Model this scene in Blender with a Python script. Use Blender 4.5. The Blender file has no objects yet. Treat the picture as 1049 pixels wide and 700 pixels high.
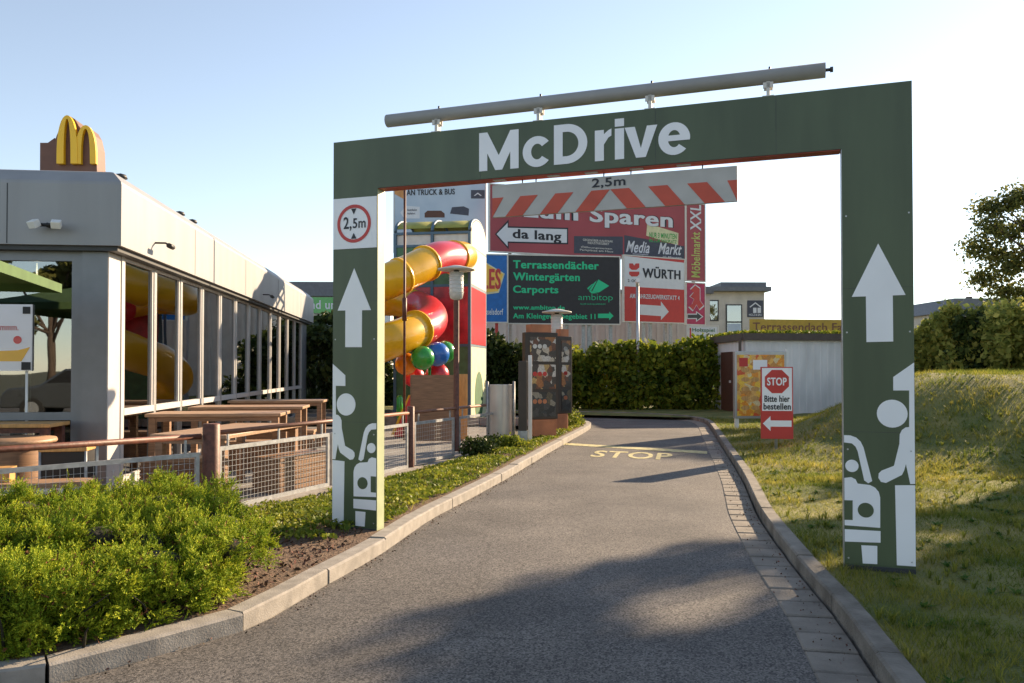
import bpy, bmesh, math, random
import numpy as np
from mathutils import Vector, Matrix
R = math.radians
rnd = random.Random(7)
nr = np.random.default_rng(11)
SC = bpy.context.scene
COL = SC.collection

# ------------------------------------------------------------------ camera, sky, sun, exposure
F, CX, HOR, H = 816.0, 524.5, 378.0, 1.45
PITCH = R(1.0)
cam_d = bpy.data.cameras.new("camera"); cam = bpy.data.objects.new("camera", cam_d); COL.objects.link(cam)
cam_d.sensor_width = 36; cam_d.lens = 36 * F / 1049
cam.location = (0, 0, H); cam.rotation_euler = (R(90) + PITCH, 0, 0)
cam_d.shift_y = (28 - math.tan(PITCH) * F) / 1049
cam_d.clip_end = 3000; cam_d.clip_start = 0.05
SC.camera = cam
SUN_AZ, SUN_EL = R(45), R(20.5)
w = bpy.data.worlds.new("World"); SC.world = w; w.use_nodes = True
nt = w.node_tree; bg = nt.nodes["Background"]
sky = nt.nodes.new("ShaderNodeTexSky"); sky.sky_type = 'NISHITA'; sky.sun_disc = False
sky.sun_elevation = SUN_EL; sky.sun_rotation = SUN_AZ
sky.air_density = 1.0; sky.dust_density = 0.08; sky.ozone_density = 1.5; sky.altitude = 100
hs_ = nt.nodes.new("ShaderNodeHueSaturation"); hs_.inputs["Saturation"].default_value = .70
nt.links.new(sky.outputs[0], hs_.inputs["Color"]); nt.links.new(hs_.outputs[0], bg.inputs[0]); bg.inputs[1].default_value = 0.087
sd = bpy.data.lights.new("sun", 'SUN'); sun = bpy.data.objects.new("sun", sd); COL.objects.link(sun)
sd.energy = 4.7; sd.angle = R(0.6); sd.color = (1.0, 0.76, 0.50)
dirv = Vector((math.sin(SUN_AZ) * math.cos(SUN_EL), math.cos(SUN_AZ) * math.cos(SUN_EL), math.sin(SUN_EL)))
sun.rotation_euler = dirv.to_track_quat('Z', 'Y').to_euler()
SC.view_settings.view_transform = 'Standard'; SC.view_settings.look = 'None'
SC.view_settings.exposure = 1.42; SC.view_settings.gamma = 1.0
SC.render.engine = 'CYCLES'
SC.cycles.max_bounces = 6; SC.cycles.transparent_max_bounces = 12
SC.cycles.glossy_bounces = 3; SC.cycles.transmission_bounces = 4; SC.cycles.diffuse_bounces = 3

# ------------------------------------------------------------------ materials
M = {}
def lin(c):
    return tuple(((v / 255) / 12.92 if v / 255 <= .04045 else ((v / 255 + .055) / 1.055) ** 2.4) for v in c)
def mat(name, col, rough=.6, metal=0, var=.12, scale=6, bump=0, bscale=60, spec=.5, detail=6, col2=None, island=0, transl=0, stretch=None, coat=0):
    m = bpy.data.materials.new(name); m.use_nodes = True
    n = m.node_tree.nodes; l = m.node_tree.links; p = n["Principled BSDF"]
    p.inputs["Roughness"].default_value = rough; p.inputs["Metallic"].default_value = metal
    p.inputs["Specular IOR Level"].default_value = spec
    p.inputs["Coat Weight"].default_value = coat
    tc = n.new("ShaderNodeTexCoord"); src = tc.outputs["Object"]
    if stretch:
        mp = n.new("ShaderNodeMapping"); mp.inputs["Scale"].default_value = stretch
        l.new(src, mp.inputs[0]); src = mp.outputs[0]
    no = n.new("ShaderNodeTexNoise"); no.inputs["Scale"].default_value = scale; no.inputs["Detail"].default_value = detail
    l.new(src, no.inputs["Vector"])
    rp = n.new("ShaderNodeValToRGB"); e = rp.color_ramp.elements
    e[0].position = .32; e[1].position = .68
    c2 = col2 if col2 else tuple(min(1, c * (1 + var)) for c in col)
    c1 = col if col2 else tuple(c * (1 - var) for c in col)
    e[0].color = (*c1, 1); e[1].color = (*c2, 1)
    l.new(no.outputs["Fac"], rp.inputs[0]); out = rp.outputs[0]
    if island:
        g = n.new("ShaderNodeNewGeometry"); hs = n.new("ShaderNodeHueSaturation")
        mr = n.new("ShaderNodeMapRange"); mr.inputs[3].default_value = 1 - island; mr.inputs[4].default_value = 1 + island
        l.new(g.outputs["Random Per Island"], mr.inputs[0]); l.new(mr.outputs[0], hs.inputs["Value"])
        mh = n.new("ShaderNodeMapRange"); mh.inputs[3].default_value = .53; mh.inputs[4].default_value = .47
        l.new(g.outputs["Random Per Island"], mh.inputs[0]); l.new(mh.outputs[0], hs.inputs["Hue"])
        l.new(out, hs.inputs["Color"]); out = hs.outputs[0]
    l.new(out, p.inputs["Base Color"])
    if bump:
        nb = n.new("ShaderNodeTexNoise"); nb.inputs["Scale"].default_value = bscale; nb.inputs["Detail"].default_value = 4
        l.new(src, nb.inputs["Vector"]); b = n.new("ShaderNodeBump"); b.inputs["Strength"].default_value = bump
        b.inputs["Distance"].default_value = .02
        l.new(nb.outputs["Fac"], b.inputs["Height"]); l.new(b.outputs[0], p.inputs["Normal"])
    if transl:
        tr = n.new("ShaderNodeBsdfTranslucent"); mx = n.new("ShaderNodeMixShader"); mx.inputs[0].default_value = transl
        l.new(out, tr.inputs[0]); l.new(p.outputs[0], mx.inputs[1]); l.new(tr.outputs[0], mx.inputs[2])
        l.new(mx.outputs[0], n["Material Output"].inputs[0])
    M[name] = m; return m
def node_asphalt():
    m = mat("asphalt", (.086, .082, .080), .82, var=.2, scale=1.1, bump=.35, bscale=190)
    n = m.node_tree.nodes; l = m.node_tree.links; p = n["Principled BSDF"]
    base = p.inputs["Base Color"].links[0].from_socket
    tc = n.new("ShaderNodeTexCoord")
    v = n.new("ShaderNodeTexVoronoi"); v.inputs["Scale"].default_value = 110; l.new(tc.outputs["Object"], v.inputs["Vector"])
    rp = n.new("ShaderNodeValToRGB"); rp.color_ramp.elements[0].color = (.35, .35, .35, 1); rp.color_ramp.elements[1].color = (2.6, 2.5, 2.35, 1)
    rp.color_ramp.elements[0].position = .15; rp.color_ramp.elements[1].position = .95
    l.new(v.outputs["Color"], rp.inputs[0])
    mx = n.new("ShaderNodeMix"); mx.data_type = 'RGBA'; mx.blend_type = 'MULTIPLY'; mx.inputs[0].default_value = 1
    l.new(base, mx.inputs[6]); l.new(rp.outputs[0], mx.inputs[7])
    # pale dusty patches and dark oil wear
    nz = n.new("ShaderNodeTexNoise"); nz.inputs["Scale"].default_value = .45; nz.inputs["Detail"].default_value = 5; nz.inputs["Roughness"].default_value = .65
    l.new(tc.outputs["Object"], nz.inputs["Vector"])
    r2 = n.new("ShaderNodeValToRGB"); r2.color_ramp.elements[0].color = (.74, .74, .76, 1); r2.color_ramp.elements[1].color = (1.3, 1.26, 1.2, 1)
    r2.color_ramp.elements[0].position = .35; r2.color_ramp.elements[1].position = .7
    l.new(nz.outputs["Fac"], r2.inputs[0])
    m2 = n.new("ShaderNodeMix"); m2.data_type = 'RGBA'; m2.blend_type = 'MULTIPLY'; m2.inputs[0].default_value = 1
    l.new(mx.outputs[2], m2.inputs[6]); l.new(r2.outputs[0], m2.inputs[7])
    vc = n.new("ShaderNodeTexVoronoi"); vc.feature = 'DISTANCE_TO_EDGE'; vc.inputs["Scale"].default_value = .55
    nw = n.new("ShaderNodeTexNoise"); nw.inputs["Scale"].default_value = 2.2; nw.inputs["Detail"].default_value = 6; mw = n.new("ShaderNodeMix"); mw.data_type = 'RGBA'; mw.inputs[0].default_value = .3
    l.new(tc.outputs["Object"], nw.inputs["Vector"]); l.new(tc.outputs["Object"], mw.inputs[6]); l.new(nw.outputs["Color"], mw.inputs[7]); l.new(mw.outputs[2], vc.inputs["Vector"])
    rc = n.new("ShaderNodeValToRGB"); rc.color_ramp.elements[0].color = (.62, .62, .62, 1); rc.color_ramp.elements[1].color = (1, 1, 1, 1); rc.color_ramp.elements[1].position = .005
    l.new(vc.outputs["Distance"], rc.inputs[0]); m3 = n.new("ShaderNodeMix"); m3.data_type = 'RGBA'; m3.blend_type = 'MULTIPLY'; m3.inputs[0].default_value = .8
    l.new(m2.outputs[2], m3.inputs[6]); l.new(rc.outputs[0], m3.inputs[7])
    # oil drips
    vo = n.new("ShaderNodeTexVoronoi"); vo.inputs["Scale"].default_value = 1.9; l.new(mw.outputs[2], vo.inputs["Vector"])
    ro_ = n.new("ShaderNodeValToRGB"); ro_.color_ramp.elements[0].color = (.6, .6, .62, 1); ro_.color_ramp.elements[1].color = (1, 1, 1, 1); ro_.color_ramp.elements[0].position = .03; ro_.color_ramp.elements[1].position = .10
    l.new(vo.outputs["Distance"], ro_.inputs[0]); m4 = n.new("ShaderNodeMix"); m4.data_type = 'RGBA'; m4.blend_type = 'MULTIPLY'; m4.inputs[0].default_value = .6
    l.new(m3.outputs[2], m4.inputs[6]); l.new(ro_.outputs[0], m4.inputs[7])
    l.new(m4.outputs[2], p.inputs["Base Color"])
node_asphalt()
def glass_mat(name, tint, refl=.35):
    m = bpy.data.materials.new(name); m.use_nodes = True
    n = m.node_tree.nodes; l = m.node_tree.links; n.remove(n["Principled BSDF"])
    t = n.new("ShaderNodeBsdfTransparent"); t.inputs[0].default_value = (*tint, 1)
    g = n.new("ShaderNodeBsdfGlossy"); g.inputs["Roughness"].default_value = .012; g.inputs[0].default_value = (.9, .93, .95, 1)
    tcn = n.new("ShaderNodeTexCoord"); nz = n.new("ShaderNodeTexNoise"); nz.inputs["Scale"].default_value = .7
    bp = n.new("ShaderNodeBump"); bp.inputs["Strength"].default_value = .03; bp.inputs["Distance"].default_value = .1
    l.new(tcn.outputs["Object"], nz.inputs["Vector"]); l.new(nz.outputs["Fac"], bp.inputs["Height"]); l.new(bp.outputs[0], g.inputs["Normal"])
    f = n.new("ShaderNodeFresnel"); f.inputs[0].default_value = 1.55
    mr = n.new("ShaderNodeMapRange"); mr.inputs[1].default_value = 0; mr.inputs[2].default_value = 1; mr.inputs[3].default_value = refl; mr.inputs[4].default_value = 1
    l.new(f.outputs[0], mr.inputs[0]); mx = n.new("ShaderNodeMixShader")
    l.new(mr.outputs[0], mx.inputs[0]); l.new(t.outputs[0], mx.inputs[1]); l.new(g.outputs[0], mx.inputs[2])
    l.new(mx.outputs[0], n["Material Output"].inputs[0]); M[name] = m
glass_mat("glass", (.5, .53, .5), .17)
glass_mat("far_glass", (.3, .34, .36), .35)

mat("green_panel", (.066, .092, .046), .45, var=.14, scale=5, bump=.02, bscale=3, stretch=(1, 1, .16))
mat("green_edge", (.42, .46, .27), .45, var=.08)
mat("red_under", (.32, .035, .02), .5)
mat("white_film", (.82, .83, .86), .5, var=.03, scale=3)
mat("white_paint", (.72, .72, .70), .55, var=.05)
mat("off_white", (.6, .58, .54), .7, var=.08)
mat("aluminium", (.42, .43, .44), .38, metal=.6, var=.06)
mat("galvanised", (.36, .37, .38), .5, metal=.35, var=.2, scale=14)
mat("zinc_mesh", (.45, .46, .47), .5, metal=.3)
mat("tube_grey", (.30, .295, .29), .55, var=.06)
mat("black", (.012, .012, .013), .5)
mat("dark_grey", (.04, .042, .045), .55)
mat("letter_black", (.01, .012, .02), .5, var=.02)
mat("sign_red", (.50, .035, .03), .45, var=.06)
mat("stripe_red", (.50, .07, .035), .5, var=.1)
mat("bar_grey", (.44, .43, .41), .55, var=.08)
mat("bar_white", (.48, .46, .44), .55, var=.1)
mat("fascia", (.295, .295, .30), .5, metal=.15, var=.07, scale=3, bump=.02, bscale=1.2, stretch=(1, 1, .12))
mat("facade_frame", (.20, .21, .225), .42, metal=.3, var=.05)
mat("pillar_white", (.50, .48, .47), .5, var=.04)
mat("rust_brown", (.115, .038, .022), .55, var=.35, scale=18, bump=.1, bscale=40)
mat("rail_wood", (.20, .085, .05), .5, var=.3, scale=10, stretch=(1, 1, 6))
mat("kerb_stone", (.29, .265, .235), .9, var=.2, scale=9, bump=.22, bscale=110)
mat("kerb_dirty", (.13, .115, .095), .92, col2=(.27, .245, .21), scale=5, bump=.6, bscale=60, detail=10)
mat("gutter_stone", (.215, .19, .16), .9, var=.22, scale=5, bump=.5, bscale=80)
mat("paving", (.22, .21, .20), .85, var=.15, scale=3, bump=.2)
mat("soil", (.10, .058, .036), .95, col2=(.19, .125, .08), scale=14, bump=1, bscale=50)
mat("mulch", (.11, .06, .035), .95, island=.6, var=.2)
mat("grass_ground", (.08, .11, .02), .95, col2=(.24, .21, .065), scale=1.9, bump=1, bscale=45, detail=9)
mat("far_ground", (.07, .075, .035), .95, col2=(.11, .10, .06), scale=.3)
mat("grass_blade", (.10, .15, .018), .6, col2=(.30, .28, .055), scale=1.3, island=.4, transl=.5, detail=4, spec=.15)
mat("cover_leaf", (.08, .13, .016), .55, col2=(.30, .32, .035), scale=2.2, island=.4, transl=.3, spec=.15)
mat("weed_leaf", (.06, .12, .02), .8, island=.3, transl=.3, spec=.1)
mat("juniper", (.13, .21, .014), .7, col2=(.38, .44, .03), scale=7, island=.35, transl=.22, spec=.15)
mat("juniper_dry", (.18, .085, .035), .8, island=.4, spec=.15)
mat("juniper_core", (.022, .020, .010), .95, bump=1, bscale=20)  # near-black: shade inside the bush put into the colour; the branches share it
mat("hedge_leaf", (.075, .115, .013), .5, col2=(.24, .27, .03), scale=1.2, island=.5, transl=.45, spec=.15)
mat("bank_leaf", (.24, .27, .06), .6, col2=(.50, .50, .12), scale=1.6, island=.55, transl=.6, spec=.15)
mat("dark_leaf", (.03, .05, .014), .5, col2=(.06, .085, .02), scale=1.2, island=.5, transl=.25, spec=.15)
mat("tree_leaf", (.11, .125, .04), .5, col2=(.18, .19, .05), scale=.8, island=.5, transl=.45, spec=.15)
mat("bark", (.085, .06, .045), .9, var=.3, scale=9, bump=.8, bscale=20)
mat("table_wood", (.36, .22, .13), .5, var=.22, scale=5, stretch=(1, 9, 9), bump=.08)
mat("bench_wood", (.26, .145, .08), .55, var=.25, scale=4, stretch=(1, 1, 14), bump=.1)
mat("golden_wood", (.55, .30, .10), .5, var=.2, scale=5, stretch=(9, 1, 1))
mat("order_wood", (.42, .16, .075), .6, var=.2, scale=4)
mat("slide_yellow", (.78, .42, .01), .28, var=.08, scale=2, coat=.3)
mat("slide_red", (.62, .03, .045), .28, var=.1, scale=2, coat=.3)
mat("ball_green", (.03, .30, .04), .25, var=.08, coat=.3)
mat("ball_blue", (.02, .14, .50), .25, var=.08, coat=.3)
mat("ball_orange", (.75, .25, .01), .3, var=.08, coat=.3)
mat("tower_blue", (.06, .12, .18), .5)
mat("tower_green", (.05, .14, .06), .5, var=.2)
mat("tower_olive", (.30, .29, .05), .5, var=.1)
mat("tower_red", (.42, .02, .03), .3, var=.4, scale=3)
mat("tower_cream", (.60, .56, .44), .55, var=.1)
mat("logo_yellow", (.90, .52, .005), .35, var=.03)
mat("sign_brown", (.16, .075, .05), .6, var=.1)
mat("board_red", (.33, .062, .075), .6, var=.1, scale=.6)
mat("board_pink", (.42, .035, .10), .6)
mat("board_black", (.022, .02, .024), .55)
mat("board_slate", (.05, .055, .08), .55)
mat("board_blue", (.01, .13, .42), .55)
mat("board_sky", (.32, .42, .54), .6, col2=(.55, .62, .70), scale=.35)
mat("board_white", (.62, .64, .68), .6, var=.03)
mat("text_green", (.02, .52, .25), .55, var=.02)
mat("text_lime", (.42, .48, .12), .55)
mat("plastic_cream", (.60, .58, .35), .55)
mat("plaster", (.50, .47, .42), .9, var=.1, scale=2)
mat("corrugated", (.50, .49, .47), .6, var=.06, scale=3)
mat("shed_wall", (.74, .735, .73), .75, var=.1, scale=3, stretch=(1, 1, .25))
mat("cab_brown", (.045, .033, .026), .5)
mat("roof_brown", (.11, .085, .07), .7)
mat("door_brown", (.10, .04, .025), .6)
mat("banner", (.42, .29, .05), .7, var=.1, scale=5)

def patches(name, cols, scale, rough=.35):
    m = mat(name, cols[0], rough); n = m.node_tree.nodes; l = m.node_tree.links; p = n["Principled BSDF"]
    tc = n.new("ShaderNodeTexCoord"); v = n.new("ShaderNodeTexVoronoi"); v.inputs["Scale"].default_value = scale
    nz = n.new("ShaderNodeTexNoise"); nz.inputs["Scale"].default_value = scale * 1.5; mx = n.new("ShaderNodeMix"); mx.data_type = 'RGBA'; mx.inputs[0].default_value = .06
    l.new(tc.outputs["Object"], nz.inputs["Vector"]); l.new(tc.outputs["Object"], mx.inputs[6]); l.new(nz.outputs["Color"], mx.inputs[7]); l.new(mx.outputs[2], v.inputs["Vector"])
    sp = n.new("ShaderNodeSeparateColor"); l.new(v.outputs["Color"], sp.inputs[0])
    rp = n.new("ShaderNodeValToRGB"); rp.color_ramp.interpolation = 'CONSTANT'; e = rp.color_ramp.elements
    while len(e) < len(cols): e.new(.5)
    for i, c in enumerate(cols): e[i].position = i / len(cols); e[i].color = (*c, 1)
    l.new(sp.outputs[0], rp.inputs[0]); n2 = n.new("ShaderNodeTexNoise"); n2.inputs["Scale"].default_value = scale * 5; l.new(tc.outputs["Object"], n2.inputs["Vector"])
    mm = n.new("ShaderNodeMix"); mm.data_type = 'RGBA'; mm.blend_type = 'OVERLAY'; mm.inputs[0].default_value = .7; l.new(rp.outputs[0], mm.inputs[6]); l.new(n2.outputs["Fac"], mm.inputs[7]); l.new(mm.outputs[2], p.inputs["Base Color"])
patches("poster_food", [(.75, .28, .03), (.80, .45, .10), (.70, .55, .30), (.62, .10, .03), (.82, .50, .05), (.55, .25, .06), (.72, .40, .12)], 9)
patches("poster_photo", [(.05, .04, .035), (.45, .38, .30), (.30, .12, .04), (.06, .045, .04), (.40, .26, .10), (.12, .05, .03), (.50, .46, .42), (.08, .06, .05)], 9)
patches("poster_photo_dark", [(.02, .02, .022), (.05, .05, .05), (.22, .20, .16), (.03, .03, .03), (.10, .08, .05), (.03, .035, .04)], 9)
mat("steel_sheet", (.50, .49, .48), .35, metal=.5, var=.05)
mat("lantern_glass", (.55, .54, .50), .25, var=.05)
mat("road_yellow", (.50, .44, .22), .8, var=.35, scale=14, detail=9)
mat("road_white", (.30, .28, .25), .85, var=.35, scale=14, detail=9)
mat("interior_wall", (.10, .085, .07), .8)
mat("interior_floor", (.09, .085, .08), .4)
mat("seat_yellow", (.55, .36, .01), .5)
mat("parasol_green", (.11, .19, .075), .8, transl=.25)
mat("car_paint", (.10, .11, .12), .25, metal=.5, coat=.5)
mat("rubber", (.015, .015, .015), .8)
mat("roof_grey", (.13, .14, .16), .6)
mat("moss", (.10, .12, .02), .9, col2=(.30, .27, .06), scale=9, bump=.5)
mat("orange_patch", (.55, .25, .08), .6)
def emis(name, c, s):
    m = mat(name, c, .5); p = m.node_tree.nodes["Principled BSDF"]
    p.inputs["Emission Color"].default_value = (*c, 1); p.inputs["Emission Strength"].default_value = s
emis("ceiling_lamp", (1, .8, .5), 2.0)

# ------------------------------------------------------------------ mesh helpers
class MB:
    def __init__(s): s.v = []; s.f = []; s.smooth = []
    def add(s, vs, fs, smooth=False):
        b = len(s.v); s.v += [tuple(v) for v in vs]; s.f += [tuple(b + i for i in f) for f in fs]; s.smooth += [smooth] * len(fs)
        return s
    def box(s, x0, x1, y0, y1, z0, z1, T=None):
        vs = [Vector(p) for p in ((x0, y0, z0), (x1, y0, z0), (x1, y1, z0), (x0, y1, z0), (x0, y0, z1), (x1, y0, z1), (x1, y1, z1), (x0, y1, z1))]
        if T: vs = [T @ v for v in vs]
        return s.add(vs, [(0, 3, 2, 1), (4, 5, 6, 7), (0, 1, 5, 4), (1, 2, 6, 5), (2, 3, 7, 6), (3, 0, 4, 7)])
    def prism(s, poly, y0, y1, T=None, plane='xz'):
        """polygon (a,b) extruded; 'xz': front at y0, back y1; 'xy': bottom z=y0, top z=y1"""
        n = len(poly)
        if plane == 'xz':
            vs = [Vector((a, y0, b)) for a, b in poly] + [Vector((a, y1, b)) for a, b in poly]
        else:
            vs = [Vector((a, b, y1)) for a, b in poly] + [Vector((a, b, y0)) for a, b in poly]
        if T: vs = [T @ v for v in vs]
        return s.add(vs, [tuple(range(n)), tuple(range(2 * n - 1, n - 1, -1))] + [((i + 1) % n, i, n + i, n + (i + 1) % n) for i in range(n)])
    def tube(s, pts, r, n=12, caps=True, T=None):
        pts = [Vector(p) for p in pts]; rs = r if isinstance(r, (list, tuple)) else [r] * len(pts)
        vs = []; ref = None
        for i, p in enumerate(pts):
            t = (pts[min(i + 1, len(pts) - 1)] - pts[max(i - 1, 0)]).normalized()
            if ref is None: ref = Vector((0, 0, 1)) if abs(t.z) < .9 else Vector((1, 0, 0))
            a = (ref - t * ref.dot(t)).normalized(); b = t.cross(a); ref = a
            for k in range(n):
                q = 2 * math.pi * k / n; vs.append(p + (a * math.cos(q) + b * math.sin(q)) * rs[i])
        if T: vs = [T @ v for v in vs]
        fs = []
        for i in range(len(pts) - 1):
            for k in range(n):
                fs.append((i * n + k, i * n + (k + 1) % n, (i + 1) * n + (k + 1) % n, (i + 1) * n + k))
        s.add(vs, fs, True)
        if caps:
            b = len(s.v) - len(vs); m = (len(pts) - 1) * n
            s.f += [tuple(b + k for k in range(n - 1, -1, -1)), tuple(b + m + k for k in range(n))]; s.smooth += [False, False]
        return s
    def lathe(s, prof, c=(0, 0, 0), n=20):
        vs = []
        for r, z in prof:
            for k in range(n):
                q = 2 * math.pi * k / n; vs.append((c[0] + r * math.cos(q), c[1] + r * math.sin(q), c[2] + z))
        fs = [(i * n + k, i * n + (k + 1) % n, (i + 1) * n + (k + 1) % n, (i + 1) * n + k) for i in range(len(prof) - 1) for k in range(n)]
        return s.add(vs, fs, True)
    def ball(s, c, r, n=20, m=12, sq=(1, 1, 1)):
        prof = [(max(1e-4, r * math.sin(math.pi * i / m)), -r * math.cos(math.pi * i / m)) for i in range(m + 1)]
        vs = []
        for a, z in prof:
            for k in range(n):
                q = 2 * math.pi * k / n; vs.append((c[0] + a * math.cos(q) * sq[0], c[1] + a * math.sin(q) * sq[1], c[2] + z * sq[2]))
        fs = [(i * n + k, i * n + (k + 1) % n, (i + 1) * n + (k + 1) % n, (i + 1) * n + k) for i in range(m) for k in range(n)]
        return s.add(vs, fs, True)
    def build(s, name, m, parent=None, world=False, bevel=0, seg=2):
        me = bpy.data.meshes.new(name); me.from_pydata(s.v, [], s.f)
        me.polygons.foreach_set("use_smooth", s.smooth); me.materials.append(M[m]); me.update()
        o = bpy.data.objects.new(name, me); COL.objects.link(o)
        if parent:
            o.parent = parent
            if world: me.transform(pmat(parent).inverted())
        if bevel:
            md = o.modifiers.new("bevel", 'BEVEL'); md.width = bevel; md.segments = seg; md.limit_method = 'ANGLE'; md.angle_limit = R(40)
        return o
def pmat(o):
    m = Matrix.Translation(o.location) @ o.rotation_euler.to_matrix().to_4x4()
    return (pmat(o.parent) @ m) if o.parent else m
def thing(name, label, cat, loc=(0, 0, 0), rz=0, group=None):
    o = bpy.data.objects.new(name, None); COL.objects.link(o); o.location = loc; o.rotation_euler = (0, 0, rz)
    o.empty_display_size = .2
    return tag(o, label, cat, group)
def tag(o, label, cat, group=None, kind=None):
    o["label"] = label; o["category"] = cat
    if group: o["group"] = group
    if kind: o["kind"] = kind
    return o
def struct(o): o["kind"] = "structure"; return o
def dup(root, loc, rz, label, group=None):
    r = root.copy(); COL.objects.link(r); r.location = loc; r.rotation_euler = (0, 0, rz); r["label"] = label
    if group: r["group"] = group
    def rec(a, b):
        for ch in list(a.children):
            c = ch.copy(); COL.objects.link(c); c.parent = b; rec(ch, c)
    rec(root, r); return r
def P(px, py, Y):
    """world point seen at photo pixel (px,py) at forward distance Y"""
    u = (px - CX) / F; v = ((HOR - math.tan(PITCH) * F) - py) / F
    d = Vector((u, math.cos(PITCH) - v * math.sin(PITCH), math.sin(PITCH) + v * math.cos(PITCH)))
    t = Y / d.y; return Vector((u * t, Y, H + d.z * t))
def T2(o, u):
    """frame: local x along u, local y pointing away from the viewer, z up"""
    u = Vector((u[0], u[1], 0)).normalized(); v = Vector((-u.y, u.x, 0))
    m = Matrix.Identity(4)
    for i in range(3): m[i][0] = u[i]; m[i][1] = v[i]; m[i][2] = (0, 0, 1)[i]; m[i][3] = o[i]
    return m
def on(T, px, py):
    """photo pixel -> (s, z) on the plane y=0 of frame T"""
    a = P(px, py, 1.0); c = Vector((0, 0, H)); d = a - c
    Ti = T.inverted(); c2 = Ti @ c; d2 = Ti.to_3x3() @ d
    t = -c2.y / d2.y; q = c2 + d2 * t; return (q.x, q.z)
def circle(cx, cz, r, n=32, rz=None):
    rz = rz or r
    return [(cx + r * math.cos(2 * math.pi * i / n), cz + rz * math.sin(2 * math.pi * i / n)) for i in range(n)]
_tc = {}
def text_shape(body, bold):
    k = (body, bold)
    if k in _tc: return _tc[k]
    cu = bpy.data.curves.new("t", 'FONT'); cu.body = body; cu.offset = bold; cu.resolution_u = 4; cu.fill_mode = 'FRONT'
    cu.offset = min(bold, .018); cu.space_character = 1 + bold * 2.4
    ob = bpy.data.objects.new("t", cu); COL.objects.link(ob)
    bpy.context.view_layer.update()
    dg = bpy.context.evaluated_depsgraph_get(); me = bpy.data.meshes.new_from_object(ob.evaluated_get(dg))
    vs = [v.co.copy() for v in me.vertices]; fs = [tuple(p.vertices) for p in me.polygons]
    bpy.data.objects.remove(ob); bpy.data.curves.remove(cu); bpy.data.meshes.remove(me)
    x0 = min(v.x for v in vs); x1 = max(v.x for v in vs); y0 = min(v.y for v in vs); y1 = max(v.y for v in vs)
    base = [((v.x - x0) / (x1 - x0), (v.y - y0) / (y1 - y0)) for v in vs]
    W0 = x1 - x0; d = bold * .55 / W0; lay = []
    for dx, dy in (((0, 0),) if bold < .025 else ((-d, -.0), (d, 0), (0, 0))): lay.append([((a + dx) / (1 + 2 * d) + d / (1 + 2 * d), b) for a, b in base])
    _tc[k] = (lay, fs)
    return _tc[k]
def text_into(mb, body, x0, x1, z0, z1, y=-.004, bold=.02, T=None, skew=0):
    lay, fs = text_shape(body, bold)
    for i, vs in enumerate(lay):
        p = [Vector((x0 + a * (x1 - x0) + skew * b * (z1 - z0), y - i * .001, z0 + b * (z1 - z0))) for a, b in vs]
        if T: p = [T @ q for q in p]
        mb.add(p, fs)
def text_vert(mb, body, x0, x1, z0, z1, y, bold=.02, T=None):
    """text running upwards"""
    lay, fs = text_shape(body, bold); vs = lay[0]
    p = [Vector((x1 - b * (x1 - x0), y, z0 + a * (z1 - z0))) for a, b in vs]
    if T: p = [T @ q for q in p]
    mb.add(p, fs)
def card(name, m, arr, parent=None, smooth=False):
    """numpy (N,k,3) polygons to one mesh"""
    N, k, _ = arr.shape; me = bpy.data.meshes.new(name)
    me.vertices.add(N * k); me.vertices.foreach_set("co", arr.astype(np.float32).ravel())
    me.loops.add(N * k); me.loops.foreach_set("vertex_index", np.arange(N * k, dtype=np.int32))
    me.polygons.add(N); me.polygons.foreach_set("loop_start", np.arange(0, N * k, k, dtype=np.int32))
    me.update(calc_edges=True); me.materials.append(M[m])
    o = bpy.data.objects.new(name, me); COL.objects.link(o)
    if parent: o.parent = parent; me.transform(pmat(parent).inverted())
    return o
def leaf_quads(c, size, up=0.0, asp=1.6, nrm=None, nmix=.0):
    """rhombic leaves at centres c (N,3)"""
    N = len(c); a = nr.normal(size=(N, 3)); a[:, 2] += up; a /= np.linalg.norm(a, axis=1)[:, None]
    b = nr.normal(size=(N, 3))
    b -= a * (a * b).sum(1)[:, None]; b /= np.linalg.norm(b, axis=1)[:, None]
    s = (size * nr.uniform(.6, 1.35, N))[:, None]
    return np.stack([c - a * s * asp / 2, c + b * s / 2, c + a * s * asp / 2, c - b * s / 2], 1)
def blob_points(N, lobes, shell=.55):
    """points biased towards the shells of several ellipsoid lobes (cx,cy,cz,rx,ry,rz)"""
    L = np.array(lobes); w_ = L[:, 3] * L[:, 4] + L[:, 3] * L[:, 5]; w_ = w_ / w_.sum()
    i = nr.choice(len(L), N, p=w_); d = nr.normal(size=(N, 3)); d /= np.linalg.norm(d, axis=1)[:, None]
    r = (shell + (1 - shell) * nr.random(N)) * (1 + .12 * nr.normal(size=N))
    return L[i, :3] + d * L[i, 3:] * r[:, None]

# ------------------------------------------------------------------ plan of the site (metres)
KL = [(-9, 2.6), (-5, 2.9), (-3, 3.33), (-2.3, 3.6), (-2.08, 3.70), (-1.91, 3.90), (-1.68, 4.195), (-1.46, 4.48), (-1.345, 4.91), (-1.22, 5.477), (-1.1, 5.94),
      (-1.02, 6.3), (-.93, 6.84), (-.765, 7.75), (-.456, 8.96), (0, 10.85), (.6, 13.6), (1.2, 16.2), (1.75, 18.6), (1.98, 19.9), (1.95, 20.7), (1.6, 21.3), (.9, 21.7), (-.5, 22), (-3, 22.2), (-8, 22.3)]
RA = [(-.2, -8), (.2, -3), (.95, 1.2), (1.41, 3.67), (1.6, 4.64), (1.78, 5.86), (2.12, 7.78), (2.42, 9.1), (2.79, 10.75), (3.53, 14.4), (4.48, 19.1), (4.85, 21.2), (4.8, 22.4), (4.2, 23.7), (2.36, 24.9), (-1, 25.6), (-8, 26.2)]
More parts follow.
